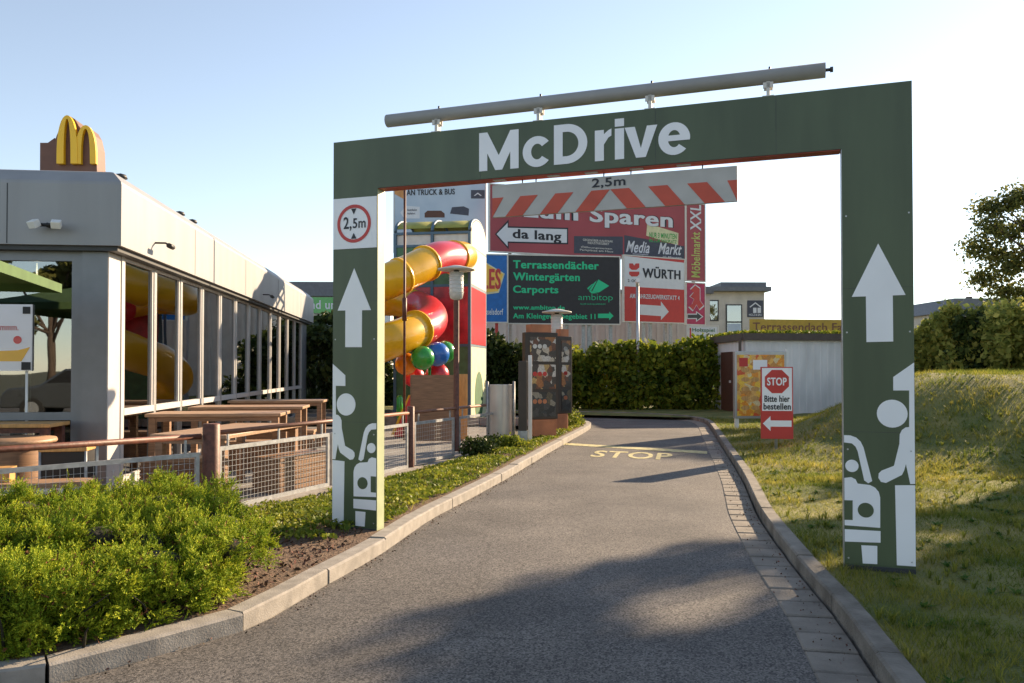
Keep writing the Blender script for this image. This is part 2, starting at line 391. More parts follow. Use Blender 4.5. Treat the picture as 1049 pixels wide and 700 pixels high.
def resample(pts, step):
    P_ = [Vector((a, b, 0)) for a, b in pts]; out = []
    # Catmull-Rom
    dense = []
    for i in range(len(P_) - 1):
        p0 = P_[max(i - 1, 0)]; p1 = P_[i]; p2 = P_[i + 1]; p3 = P_[min(i + 2, len(P_) - 1)]
        for k in range(12):
            t = k / 12; dense.append(.5 * ((2 * p1) + (p2 - p0) * t + (2 * p0 - 5 * p1 + 4 * p2 - p3) * t * t + (3 * p1 - p0 - 3 * p2 + p3) * t ** 3))
    dense.append(P_[-1]); acc = 0; out = [dense[0]]
    for a, b in zip(dense, dense[1:]):
        d = (b - a).length
        while acc + d >= step:
            t = (step - acc) / d; a = a + (b - a) * t; out.append(a.copy()); d = (b - a).length; acc = 0
        acc += d
    return out
def offs(pts, d):
    o = []
    for i, p in enumerate(pts):
        t = (pts[min(i + 1, len(pts) - 1)] - pts[max(i - 1, 0)]).normalized(); o.append(p + Vector((t.y, -t.x, 0)) * d)
    return o
kl = resample(KL, .25); ra = resample(RA, .25)
rk = offs(ra, .27)      # foot of the right kerb
# base ground: one sheet to the horizon
g = MB(); g.add([(-1500, -300, -.2), (1500, -300, -.2), (1500, 2500, -.2), (-1500, 2500, -.2)], [(0, 1, 2, 3)])
struct(g.build("ground", "far_ground"))
# road
rd = MB(); poly = [(-30, -22), (-30, 2.4)] + [(p.x, p.y) for p in kl] + [(p.x, p.y) for p in reversed(ra)] + [(-.6, -22)]
bm = bmesh.new(); vs = [bm.verts.new((a, b, 0)) for a, b in poly]; fc = bm.faces.new(vs); bmesh.ops.triangulate(bm, faces=[fc])
bmesh.ops.recalc_face_normals(bm, faces=bm.faces)
me = bpy.data.meshes.new("road"); bm.to_mesh(me); bm.free(); me.materials.append(M["asphalt"])
o = bpy.data.objects.new("road", me); COL.objects.link(o); struct(o)
# gutter slabs along the right edge
def strip_stones(a, b, L, gap, z0, z1, name, m, jit=.004, cham=.012, wid=None):
    mb = MB(); s = 0; i = 0; n = len(a); step = .25; k = max(1, int(round(L / step)))
    def at(c, t):
        t = max(0, min(len(c) - 1.001, t)); j = int(t); return c[j].lerp(c[j + 1], t - j)
    while i + k < n:
        g_ = gap / step / 2; t0, t1 = i + g_, i + k - g_; dz = rnd.uniform(-jit, jit); dx = rnd.uniform(-jit, jit)
        sub = max(1, k // 2)
        for q in range(sub):
            ta = t0 + (t1 - t0) * q / sub; tb = t0 + (t1 - t0) * (q + 1) / sub
            A0, A1, B0, B1 = at(a, ta), at(a, tb), at(b, ta), at(b, tb)
            ca0 = A0.lerp(B0, cham / (B0 - A0).length); ca1 = A1.lerp(B1, cham / (B1 - A1).length)
            zt = z1 + dz
            V = [A0 + Vector((dx, 0, z0)), A1 + Vector((dx, 0, z0)), A1 + Vector((dx, 0, zt - cham)), A0 + Vector((dx, 0, zt - cham)),
                 ca0 + Vector((0, 0, zt)), ca1 + Vector((0, 0, zt)), B1 + Vector((0, 0, zt)), B0 + Vector((0, 0, zt)), B0 + Vector((0, 0, z0)), B1 + Vector((0, 0, z0))]
            fs = [(0, 1, 2, 3), (3, 2, 5, 4), (4, 5, 6, 7), (7, 6, 9, 8)]
            if q == 0: fs.append((0, 3, 4, 7, 8))
            if q == sub - 1: fs.append((1, 9, 6, 5, 2))
            mb.add(V, fs)
        i += k
    return mb.build(name, m)
def frange_curve(c, step): 
    return c
ra_g = resample(RA, .25)
# slabs: resample at slab pitch
def slabs():
    mb = MB(); a = ra; b = rk; t = 0.0; n = len(a) - 2
    def at(c, t): j = int(t); return c[j].lerp(c[j + 1], t - j)
    while t < n - 2:
        d = 1.2 * rnd.uniform(.96, 1.04); g_ = .05; z = .006 + rnd.uniform(-.003, .004)
        A0, A1, B0, B1 = at(a, t + g_), at(a, t + d - g_), at(b, t + g_), at(b, t + d - g_)
        e = .012
        def up(p, zz): return p + Vector((0, 0, zz))
        ci = [A0.lerp(B1, .03), A1.lerp(B0, .03), B1.lerp(A0, .03), B0.lerp(A1, .03)]
        V = [up(A0, -.05), up(A1, -.05), up(B1, -.05), up(B0, -.05), up(A0, z - .008), up(A1, z - .008), up(B1, z - .008), up(B0, z - .008)] + [up(p, z) for p in ci]
        mb.add(V, [(0, 1, 5, 4), (1, 2, 6, 5), (2, 3, 7, 6), (3, 0, 4, 7), (4, 5, 9, 8), (5, 6, 10, 9), (6, 7, 11, 10), (7, 4, 8, 11), (8, 9, 10, 11)])
        t += d
    return mb.build("gutter", "gutter_stone")
struct(slabs())
gb = MB(); n = len(ra)
gb.add([p + Vector((0, 0, -.012)) for p in ra] + [p + Vector((0, 0, -.012)) for p in rk], [(i, n + i, n + i + 1, i + 1) for i in range(n - 1)])
struct(gb.build("gutter_bed", "soil"))
kr_o = offs(ra, .40)
struct(strip_stones(offs(ra, .288), kr_o, 1.0, .012, -.1, .105, "kerb_right", "kerb_dirty"))
kl_o = offs(kl, -.13)
struct(strip_stones(kl, kl_o, 1.0, .012, -.1, .105, "kerb_left", "kerb_stone", jit=.006))

# verges -------------------------------------------------------------
def sm(x): x = np.clip(x, 0, 1); return x * x * (3 - 2 * x)
def ksx(y):    # x of the right kerb's outer edge at y
    return np.interp(y, [p.y for p in kr_o if p.y < 22.4 and p.x > -3][:], [p.x for p in kr_o if p.y < 22.4 and p.x > -3][:])
def hz(x, y):
    x = np.asarray(x, float); y = np.asarray(y, float)
    x0_ = 4.0 + .55 * np.clip(y - 15, 0, 30); m = 1.28 * sm((x - x0_) / 4.1) * sm((y - 9.6) / 4.4)
    near = .25 * sm((x - 4.5) / 5) * (1 - sm((y - 9) / 4))
    d = np.clip(x - ksx(y), 0, 1)
    lump = .02 * np.sin(x * 2.3 + 1.3 * np.sin(y * 1.1)) * np.sin(y * 1.9 + x) + .012 * np.sin(x * 5.1) * np.sin(y * 4.7)
    return .085 + (m + near) + lump * sm(d / .6)
nx, ny = 90, 170
ys = np.concatenate([np.linspace(-6, 3, 12), np.linspace(3.2, 26, ny - 30), np.linspace(27, 60, 18)]); ny = len(ys)
vv = []
for y in ys:
    x0 = float(ksx(y)) - .01 if y < 22.0 else (float(ksx(22)) - .01 if y < 22.4 else None)
    if x0 is None:
        # beyond the bend the verge follows the far kerb
        x0 = 4.9 - (y - 22.4) * 2.2 if y < 26.2 else -8
        x0 = max(x0, -8)
    for i in range(nx):
        t = (i / (nx - 1)) ** 2.0; x = x0 + t * (45 - x0)
        vv.append((x, y, float(hz(x, y)) if y < 40 else float(hz(x, 40))))
g = MB(); g.add(vv, [(j * nx + i, j * nx + i + 1, (j + 1) * nx + i + 1, (j + 1) * nx + i) for j in range(ny - 1) for i in range(nx - 1)], True)
struct(g.build("right_verge", "grass_ground"))

# fence lines and terrace
FA = Vector((-3.24, 8.6, 0)); FB = Vector((-1.6, 12.6, 0)); fdir = (FB - FA).normalized(); FC = FA + fdir * 7.2
fl = Vector((-1.32, -1.5, 0)).normalized(); FZ = FA + fl * 4.2
def lz(p, t): return p
# left verge: between kerb outer edge and fence line
def fence_x(y):
    if y >= FA.y: return FA.x + (y - FA.y) * fdir.x / fdir.y
    return FA.x + (y - FA.y) * fl.x / fl.y
vv = []; cols = 26; rows = [p for p in kl_o if p.y > 3.0 and p.y < 21.2][:]
rows = [p for i, p in enumerate(rows) if i == 0 or p.y > max(q.y for q in rows[:i])]
def lh(x, y, x0, x1):
    t = (x0 - x) / max(.01, x0 - x1)
    return .098 - .29 * float(sm((t - .15) / .85)) + .012 * math.sin(x * 7 + y * 3) * math.sin(y * 6.3)
def kox(y): 
    return float(np.interp(y, [p.y for p in rows], [p.x for p in rows]))
for p in rows:
    x1 = max(fence_x(p.y), -9.5) - .02 if p.y > 5.2 else -9
    for i in range(cols):
        t = i / (cols - 1); x = p.x + (x1 - p.x) * t
        z = lh(x, p.y, p.x, x1) if i else .098
        vv.append((x, p.y, z))
g = MB(); g.add(vv, [(j * cols + i + 1, j * cols + i, (j + 1) * cols + i, (j + 1) * cols + i + 1) for j in range(len(rows) - 1) for i in range(cols - 1)], True)
struct(g.build("planting_bed", "soil"))
# terrace paving
ter = [(FZ.x, FZ.y), (FA.x, FA.y), (FC.x, FC.y), (FC.x + .4, 21.6), (-6, 21.6), (-7, 30), (-16, 30), (-16, FZ.y)]
g = MB(); g.prism(ter, -.3, -.12, plane='xy'); struct(g.build("terrace", "paving"))
# concrete edging below the fence
for a, b in ((FZ, FA), (FA, FC)):
    T = T2(a, b - a); L = (b - a).length
    mb = MB(); mb.box(0 if a is FZ else .05, L - (.05 if a is FZ else 0), -.17, .03, -.35, -.10, T)
    struct(mb.build("terrace_edge", "kerb_stone"))
# road paint ---------------------------------------------------------
def ground_poly(pts): return [((px - CX) / (py - HOR) * H, F * H / (py - HOR)) for px, py in pts]
rp = MB(); rp.prism(ground_poly([(572, 455.5), (573, 453.6), (724, 462.5), (724, 465)]), .003, .005, plane='xy')
struct(rp.build("road_line", "road_yellow"))
a = Vector(((603 - CX) / (468 - HOR) * H, F * H / (468 - HOR), 0)); b = Vector(((688 - CX) / (471.5 - HOR) * H, F * H / (471.5 - HOR), 0))
rt = MB(); lay, fs = text_shape("STOP", .022); u = (b - a); up = Vector((.22, 1, 0)) * 1.0
for i, vs in enumerate(lay): rt.add([a + u * x + up * y + Vector((0, 0, .005 + i * .0006)) for x, y in vs], fs); struct(rt.build("road_lettering", "road_yellow"))

# ------------------------------------------------------------------ drive-through gate
GT = T2((-1.53, 6.80, 0), (.944, -.3295)); GL = 4.47; PL, PR = .423, 4.03; ZB, ZU, ZT = .08, 2.968, 3.39; TH = .13
gate = thing("drive_through_gate", "large dark green portal spanning the road with white lettering, arrows and figures", "gate", tuple(GT @ Vector((GL / 2, .06, .08))))
fr = MB()
outer = [(0, ZB), (0, ZT), (GL, ZT), (GL, ZB), (PR, ZB), (PR, ZU), (PL, ZU), (PL, ZB)]
fr.prism([(0, ZB), (0, ZU), (0, ZT), (GL, ZT), (GL, ZU), (GL, ZB), (PR, ZB), (PR, ZU), (PL, ZU), (PL, ZB)][::-1], 0, TH, GT)
fr.build("frame", "green_panel", gate, True)
ed = MB(); ed.box(PL, PL + .004, .004, TH - .004, ZB, ZU - .004, GT); ed.build("inner_edge", "green_edge", gate, True)
ed = MB(); ed.box(PR - .004, PR, .004, TH - .004, ZB, ZU - .004, GT); ed.build("inner_edge", "aluminium", gate, True)
un = MB(); un.box(PL + .01, PR - .01, .006, TH - .006, ZU - .006, ZU - .002, GT)
un.build("underside_strip", "red_under", gate, True)
for s in (1.45, 1.9, 2.2, 2.55, 2.9):
    lb = MB(); lb.box(s, s + .1, .03, .08, ZU - .012, ZU - .0062, GT); lb.build("spot_plate", "aluminium", gate, True)
for s, wd in ((0, PL), (PR, GL - PR)):
    fb = MB(); fb.box(s - .002 if s else .003, s + wd - .003, -.006, TH + .006, ZB - .05, ZB + .035, GT); fb.build("foot_plate", "dark_grey", gate, True)
lt = MB(); x0, z0 = on(GT, 491, 176); x1, _ = on(GT, 707, 161); _, z1 = on(GT, 491, 136.8)
sx_ = lambda px: on(GT, px, 170 - (px - 491) * .07)[0]
capH = z1 - z0; xh = capH * .76; SW = capH * .228
def arcband(cx, cz, rx, rz, wx, wz, a0, a1, n=28, y=0):
    """part of an elliptical ring as one quad strip"""
    vs = []
    for i in range(n + 1):
        t = R(a0 + (a1 - a0) * i / n)
        vs.append(GT @ Vector((cx + rx * math.cos(t), -.004 - y, cz + rz * math.sin(t)))); vs.append(GT @ Vector((cx + (rx - wx) * math.cos(t), -.004 - y, cz + (rz - wz) * math.sin(t))))
    lt.add(vs, [(2 * i, 2 * i + 1, 2 * i + 3, 2 * i + 2) for i in range(n)])
def flat(pts, y=0): lt.add([GT @ Vector((a, -.004 - y, b)) for a, b in pts], [tuple(range(len(pts)))])
def rect(a, b, c_, d_, y=0): flat([(a, c_), (b, c_), (b, d_), (a, d_)], y)
Z0, Z1 = z0, z0 + capH
a, b = sx_(491), sx_(531.5); m_ = (a + b) / 2
rect(a, a + SW, Z0, Z1); rect(b - SW, b, Z0, Z1)
flat([(a + SW, Z1), (a + SW, Z0 + capH * .45), (m_ - SW * .42, Z0), (m_, Z0), (m_, Z0 + capH * .38)]); flat([(b - SW, Z1), (m_, Z0 + capH * .38), (m_, Z0), (m_ + SW * .42, Z0), (b - SW, Z0 + capH * .45)])
a, b = sx_(535.6), sx_(565.5); arcband((a + b) / 2, Z0 + xh / 2, (b - a) / 2, xh / 2 + .004, SW, SW * .85, 38, 322)
a, b = sx_(567.6), sx_(601.8); rect(a, a + SW, Z0, Z1); rr_ = (b - a) * .62
rect(a + SW, b - rr_, Z1 - SW * .85, Z1); rect(a + SW, b - rr_, Z0, Z0 + SW * .85); arcband(b - rr_, Z0 + capH / 2, rr_, capH / 2, SW, SW * .85, 90, -90)
a, b = sx_(609.5), sx_(626.5); rect(a, a + SW, Z0, Z0 + xh); flat([(a + SW, Z0 + xh * .52), (a + SW, Z0 + xh * .86), (a + SW * 1.5, Z0 + xh * .98), (b, Z0 + xh * 1.02), (b, Z0 + xh * .79), (a + SW * 1.5, Z0 + xh * .74)])
a = sx_(630); rect(a, a + SW, Z0, Z0 + xh); rect(a, a + SW, Z1 - SW * .85, Z1)
a, b = sx_(640), sx_(673.5); m_ = (a + b) / 2; flat([(a, Z0 + xh), (m_ - SW * .52, Z0), (m_, Z0), (m_, Z0 + xh * .30), (a + SW * 1.1, Z0 + xh)]); flat([(b, Z0 + xh), (b - SW * 1.1, Z0 + xh), (m_, Z0 + xh * .30), (m_, Z0), (m_ + SW * .52, Z0)])
a, b = sx_(674.5), sx_(707.2); arcband((a + b) / 2, Z0 + xh / 2, (b - a) / 2, xh / 2 + .004, SW, SW * .82, -2, 318); rect(a + SW * .9, b - .002, Z0 + xh * .43, Z0 + xh * .43 + SW * .6, .0006)
lt.build("lettering", "white_film", gate, True)
def fig(crop, org, sc): return [on(GT, org[0] + x / sc, org[1] + y / sc) for x, y in crop]
def mirror(pts): return [(PL - (s - PR) * PL / (GL - PR), z) for s, z in pts]
def cl(pts): return [(min(max(s, PR + .002), GL - .002), z) for s, z in pts]
R4 = lambda c: cl(fig(c, (840, 350), 2.693))
arm = R4([(264, 58), (202, 98), (202, 135), (246, 135), (246, 236), (236, 237), (226, 244), (220, 256), (219, 282), (204, 343), (170, 356), (162, 364), (161, 376), (168, 387), (182, 390), (226, 368), (232, 356), (237, 338), (249, 393), (270, 393)])
arm = [(GL - .002 if i in (0, len(arm) - 1) else s, z) for i, (s, z) in enumerate(arm)]
hc = R4([(199, 199)])[0]; counter = R4([(207, 395), (270, 395), (272, 621), (212, 617)])
counter[1] = (GL - .002, counter[1][1] - .004); counter[2] = (GL - .002, counter[2][1]); counter[0] = (counter[0][0], counter[0][1] - .004)
drv = R4([(60, 258), (84, 259), (100, 265), (112, 276), (120, 292), (144, 385), (133, 391), (122, 383), (104, 303), (98, 290), (88, 281), (60, 278)])
dh = R4([(88, 343)])[0]
hb = [(PR + .002, 0)]
carp = R4([(60, 376), (86, 374), (98, 380), (104, 392), (138, 396), (152, 403), (162, 415), (166, 430), (166, 514), (60, 506)])
ch = R4([(126, 465)])[0]; slot = R4([(60, 437), (90, 438), (90, 492), (60, 491)])
bar = R4([(60, 517), (167, 523), (167, 555), (60, 551)]); whl = R4([(114, 562), (158, 564), (158, 614), (118, 612)])
arrow = cl([on(GT, *p) for p in [(899.6, 249.6), (872.6, 304.3), (887, 303.8), (887.6, 350.6), (915, 350), (914.5, 302.8), (927.7, 302.3)]])
half = [(max(PR + .002, a), b) for a, b in circle(dh[0], dh[1], .042)]
for side in (0, 1):
    fx = mirror if side else (lambda p: p)
    fo = lambda p: fx(p)[::-1] if not side else fx(p)
    mb = MB()
    for q in (arrow,): mb.prism(fo(q), -.003, .0, GT)
    mb.build("arrow", "white_film", gate, True)
    mb = MB()
    for q in (arm, circle(hc[0], hc[1], .094), counter): mb.prism(fo(q), -.003, 0, GT)
    mb.build("server_figure", "white_film", gate, True)
    mb = MB()
    for q in (drv, half, carp, bar, whl): mb.prism(fo(q), -.003, 0, GT)
    df = mb.build("driver_figure", "white_film", gate, True)
    mb = MB()
    for q in (circle(ch[0], ch[1], .05), slot): mb.prism(fo(q), -.0055, -.0031, GT)
    mb.build("window_cutout", "green_panel", gate, True)
def gp(px, py): return on(GT, px, py)
for s0, s1, z_ in ((.002, PL - .002, 1.0), (.002, PL - .002, 2.02), (PR + .002, GL - .002, 2.0), (PR + .002, GL - .002, 1.02)):
    mb = MB(); mb.box(s0, s1, -.0012, .0, z_, z_ + .0022, GT); mb.build("seam", "dark_grey", gate, True)
for s0 in (1.35, 2.75, 3.6):
    mb = MB(); mb.box(s0, s0 + .0025, -.0012, .0, ZU + .002, ZT - .002, GT); mb.build("seam", "dark_grey", gate, True)
for s0 in (.025, PL - .025, PR + .025, GL - .025):
    for z_ in (.16, .9, 1.7, 2.5):
        mb = MB(); mb.prism(circle(s0, z_, .006, 8)[::-1], -.003, 0, GT); mb.build("screw", "aluminium", gate, True)
# height sign on left pillar
ps = MB(); z0 = gp(342, 256)[1]; z1 = gp(342, 204.5)[1]; ps.prism([(.003, z0), (PL - .002, z0), (PL - .002, z1), (.003, z1)], -.006, 0, GT)
sg = ps.build("height_sign", "white_film", gate, True)
c = gp(362.9, 229.4); rg = MB(); ro, ri = .162, .134; n = 40
vs = []; 
for rr in (ro, ri):
    for q in circle(c[0] + .002, c[1], rr, n): vs.append(GT @ Vector((q[0], -.009, q[1])))
rg.add(vs, [(i, (i + 1) % n, n + (i + 1) % n, n + i) for i in range(n)]); rg.build("red_ring", "sign_red", sg, True)
tx = MB(); text_into(tx, "2,", c[0] - .10, c[0] - .02, c[1] - .06, c[1] + .06, -.009, .02, GT); text_into(tx, "5m", c[0] - .01, c[0] + .115, c[1] - .04, c[1] + .045, -.009, .02, GT)
for sgn in (1, -1):
    b_ = c[1] + sgn * .128; tx.add([GT @ Vector(q) for q in ((c[0] - .026, -.009, b_), (c[0] + .026, -.009, b_), (c[0], -.009, b_ - sgn * .05))], [(0, 1, 2)])
tx.build("lettering", "letter_black", sg, True)

# light tube above the beam
lt = thing("light_tube", "long grey tube mounted on clamps above the green beam", "light", tuple(GT @ Vector((2.3, .065, ZT))))
a = on(GT, 393, 118); b = on(GT, 846, 67)
zt = ZT + .155; TT = [GT @ Vector((a[0], .065, zt)), GT @ Vector((b[0], .065, zt + .005))]
MB().tube(TT, .053, 20).build("housing", "tube_grey", lt, True)
e = (TT[1] - TT[0]).normalized()
MB().tube([TT[1], TT[1] + e * .03], .012, 8).tube([TT[1] + e * .03, TT[1] + e * .05], .02, 8).build("end_plug", "dark_grey", lt, True)
for px in (445, 550, 665, 787):
    s = on(GT, px, 125)[0]
    mb = MB(); mb.box(s - .012, s + .012, .03, .10, ZT, zt - .04, GT); mb.box(s - .035, s + .035, .03, .045, zt - .085, zt - .045, GT); mb.box(s - .03, s + .03, .085, .10, zt - .085, zt - .045, GT)
    mb.box(s - .04, s + .04, .02, .11, ZT + .001, ZT + .012, GT)
    ck = mb.build("clamp", "off_white", lt, True)
    MB().tube([GT @ Vector((s + .01, .065, zt + .05)), GT @ Vector((s + .01, .065, zt + .075))], .008, 6).build("bolt", "dark_grey", ck, True)
# hanging clearance bar
bz0, bz1 = on(GT, 503, 222)[1], on(GT, 503, 189)[1]; bs0, bs1 = on(GT, 502.5, 200)[0], on(GT, 755, 190)[0]
cb = thing("clearance_bar", "grey height limit bar with red and white stripes hanging from the green beam", "sign", tuple(GT @ Vector(((bs0 + bs1) / 2, .06, bz0))))
MB().prism([(bs0, bz0), (bs1, bz0), (bs1, bz1), (bs0, bz1)][::-1], .04, .07, GT).build("panel", "bar_grey", cb, True)
mid = on(GT, 623.6, 200)[0]; zs = bz0 + (bz1 - bz0) * .60; st = MB(); st2 = MB()
hgt = zs - bz0; wst = (mid - bs0) / 3.33; slant = hgt * .82
def clip(q): return [(min(max(x, bs0 + .001), bs1 - .001), z) for x, z in q]
for i in range(6):
    x = mid - .0 - i * wst
    q = clip([(x - wst * .5 - slant, bz0), (x - slant, bz0), (x, zs), (x - wst * .5, zs)])
    if q[1][0] > bs0 + .002 or q[2][0] > bs0 + .01: st.prism(q[::-1], .0365, .04, GT)
    x = mid + .004 + i * wst
    q = clip([(x + slant, bz0), (x + wst * .5 + slant, bz0), (x + wst * .5, zs), (x, zs)])
    if q[0][0] < bs1 - .002 or q[3][0] < bs1 - .01: st.prism(q[::-1], .0365, .04, GT)
st.build("stripes", "stripe_red", cb, True)
tx = MB(); text_into(tx, "2,5m", on(GT, 605, 190)[0], on(GT, 640, 190)[0], zs + .012, zs + .092, .036, .02, GT); tx.build("lettering", "letter_black", cb, True)
for px in (533, 547, 617, 645, 719):
    s = on(GT, px, 190)[0]
    MB().tube([GT @ Vector((s, .055, bz1 - .01)), GT @ Vector((s, .055, ZU - .015))], .005, 6).build("hanger", "dark_grey", cb, True)

# ------------------------------------------------------------------ restaurant
u = Vector((-.1054, .9944, 0)); n_ = Vector((.9944, .1054, 0)); C0 = Vector((-4.92, 10, 0))
# frame: local x = along the side facade (away), local y = into the building (to the left)
def BT(s, d, z): return C0 + u * s - n_ * d + Vector((0, 0, z))   # s along, d inward
class MBB(MB):
    def bb(s, s0, s1, d0, d1, z0, z1):
        vs = [BT(*p) for p in ((s0, d0, z0), (s1, d0, z0), (s1, d1, z0), (s0, d1, z0), (s0, d0, z1), (s1, d0, z1), (s1, d1, z1), (s0, d1, z1))]
        return s.add(vs, [(0, 3, 2, 1), (4, 5, 6, 7), (0, 1, 5, 4), (1, 2, 6, 5), (2, 3, 7, 6), (3, 0, 4, 7)])
rest = thing("restaurant", "low fast food restaurant with beige metal fascia and tall windows", "building", tuple(BT(8, 4, -.12)))
ZE, ZF, ZR = 3.0, 3.83, 3.98; BL, BW = 17.0, 12.0
fa = MBB()
# fascia with chamfered top as a continuous ring profile (outer rectangle)
def ring(d, z): return [BT(d, d, z), BT(BL - d, d, z), BT(BL - d, BW - d, z), BT(d, BW - d, z)]
rings = [ring(.25, ZE), ring(0, ZE), ring(0, ZF - .06), ring(.01, ZF - .02), ring(.16, ZR - .02), ring(.22, ZR), ring(.5, ZR), ring(.55, ZR - .15)]
vs = sum(rings, []); fs = []
for i in range(len(rings) - 1):
    for k in range(4): fs.append((i * 4 + k, i * 4 + (k + 1) % 4, (i + 1) * 4 + (k + 1) % 4, (i + 1) * 4 + k))
fs.append(tuple(range((len(rings) - 1) * 4, len(rings) * 4)))
fa.add(vs, fs); fa.build("fascia", "fascia", rest, True)
sm_ = MBB()
for s in (3.2, 6.9, 10.6, 14.3): sm_.bb(s, s + .012, -.003, .0, ZE + .01, ZF - .07)
for d in (1.35, 4.9): sm_.bb(-.003, 0, d, d + .012, ZE + .01, ZF - .07)
sm_.build("panel_joint", "dark_grey", rest, True)
ev = MBB(); ev.bb(.05, BL - .05, .06, .26, ZE - .06, ZE - .003); ev.bb(.05, .26, .26, BW - .3, ZE - .06, ZE - .003); ev.build("soffit_rail", "dark_grey", rest, True)
# corner pillar
IN = .2
pl = MBB(); pl.bb(.15, .58, IN, IN + .33, -.12, ZE - .06); pl.build("corner_pillar", "pillar_white", rest, True, bevel=.008)
pl = MBB(); pl.bb(.142, .149, IN + .012, IN + .325, -.1, ZE - .07); pl.build("pillar_cladding", "facade_frame", rest, True)
# side facade: frames (mullions) and panes
mul = [0.60 + 1.262 * i for i in range(0, 14)]
mul = [s for s in mul if s < BL - .3]
for i, s in enumerate(mul):
    m_ = MBB(); m_.bb(s - .05, s + .05, IN - .015, IN + .12, -.12, ZE - .06); m_.build("mullion", "aluminium" if i else "pillar_white", rest, True)
for i in range(len(mul) - 1):
    s0, s1 = mul[i] + .05, mul[i + 1] - .05
    wf = MBB()
    for (a_, b_, z0, z1) in ((s0, s0 + .05, .92, 2.9), (s1 - .05, s1, .92, 2.9)): wf.bb(a_, b_, IN, IN + .07, z0, z1)
    wf.bb(s0, s1, IN, IN + .07, 2.9, ZE - .062); wf.bb(s0, s1, IN - .02, IN + .07, .83, .919); wf.bb(s0, s1, IN, IN + .07, -.12, .02)
    f_ = wf.build("window_frame", "pillar_white", rest, True)
    g_ = MBB(); g_.bb(s0 + .051, s1 - .051, IN + .03, IN + .036, .921, 2.898); g_.build("pane", "glass", f_, True)
    g_ = MBB(); g_.bb(s0 + .001, s1 - .001, IN + .03, IN + .036, .022, .828); g_.build("pane", "glass", f_, True)
ew = MBB(); ew.bb(mul[-1] + .06, BL - .2, IN, IN + .2, -.12, ZE - .06); ew.build("end_wall", "facade_frame", rest, True)
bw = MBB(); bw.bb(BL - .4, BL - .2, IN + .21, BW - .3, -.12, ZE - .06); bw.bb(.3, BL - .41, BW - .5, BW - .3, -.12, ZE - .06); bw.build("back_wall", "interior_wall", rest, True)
# front face
D0 = IN + .33
ff = MBB()
ff.bb(.18, .28, D0 + .002, D0 + .13, -.12, ZE - .06)
ff.bb(.18, .28, D0 + .13, BW - .3, 2.82, ZE - .06); ff.bb(.18, .28, D0 + .13, BW - .3, .80, .90); ff.bb(.18, .28, D0 + .13, BW - .3, -.12, 0)
for d in (3.1, 5.7, 8.3, 11): ff.bb(.181, .281, d, d + .08, 0, .8); ff.bb(.181, .281, d, d + .08, .9, 2.82)
f_ = ff.build("front_window_frame", "facade_frame", rest, True)
for d0, d1 in ((D0 + .13, 3.1), (3.18, 5.7), (5.78, 8.3), (8.38, 11)):
    g_ = MBB(); g_.bb(.22, .226, d0 + .001, d1 - .001, .902, 2.818); g_.build("pane", "glass", f_, True)
    g_ = MBB(); g_.bb(.22, .226, d0 + .001, d1 - .001, .002, .798); g_.build("pane", "glass", f_, True)
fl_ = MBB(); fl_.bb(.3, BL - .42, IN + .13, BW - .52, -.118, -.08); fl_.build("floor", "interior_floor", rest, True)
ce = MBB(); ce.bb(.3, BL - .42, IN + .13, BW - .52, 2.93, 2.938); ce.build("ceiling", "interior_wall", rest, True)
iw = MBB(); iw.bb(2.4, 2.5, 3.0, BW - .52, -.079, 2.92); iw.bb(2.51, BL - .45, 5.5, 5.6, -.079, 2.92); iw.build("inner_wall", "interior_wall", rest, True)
for s, d in ((1.3, 1.6), (1.3, 3.2), (3.4, 1.4), (5.6, 1.4), (8, 1.4), (10.5, 1.4)):
    MB().lathe([(.001, 2.60), (.09, 2.60), (.08, 2.64), (.02, 2.67), (.004, 2.93)], tuple(BT(s, d, 0)), 16).build("pendant_lamp", "ceiling_lamp", rest, True)
# roof sign with arches
ST = T2(P(37, 168, 11.6) - Vector((0, 0, .05)), n_)
pp = lambda x, y: on(T2(P(37, 168, 11.6) - Vector((0, 0, .05)), n_), x, y)
rs = thing("roof_sign", "brown rooftop sign box carrying a yellow double arch", "sign", tuple(P(68, 168, 11.9)))
base_z = ZR - .14
zz = base_z
def q(x, y): a_, b_ = pp(x, y); return (a_, b_)
oz = ST.translation.z
bxw = [q(52, 168), q(52, 150), q(56, 138), q(61, 126), q(66, 119.5), q(70, 118), q(75, 121), q(79, 128), q(82, 132), q(86, 129), q(90, 130), q(94, 137), q(97, 150), q(99, 168)]
bxw[0] = (bxw[0][0], zz - oz); bxw[-1] = (bxw[-1][0], zz - oz)
MB().prism(bxw[::-1], .06, .38, ST).build("box", "sign_brown", rs, True)
sb = [q(37, 168), q(37, 144), q(45, 144), q(52, 139), q(52, 168)]; sb[0] = (sb[0][0], zz - oz); sb[-1] = (sb[-1][0], zz - oz)
MB().prism(sb[::-1], .12, .5, ST).build("side_box", "sign_brown", rs, True)
def arch(cx, wL, top, wid, yb):
    outer = []; inner = []
    for i in range(17):
        t = math.pi * i / 16; x = cx - wL * math.cos(t); outer.append((x, top + (1 - math.sin(t) ** .72) * (yb - top)))
        inner.append((cx - (wL - wid) * math.cos(t), top + 3.6 + (1 - math.sin(t) ** .66) * (yb - top - 3.6)))
    return [q(*p) for p in outer] + [q(*p) for p in reversed(inner)]
lo = MB()
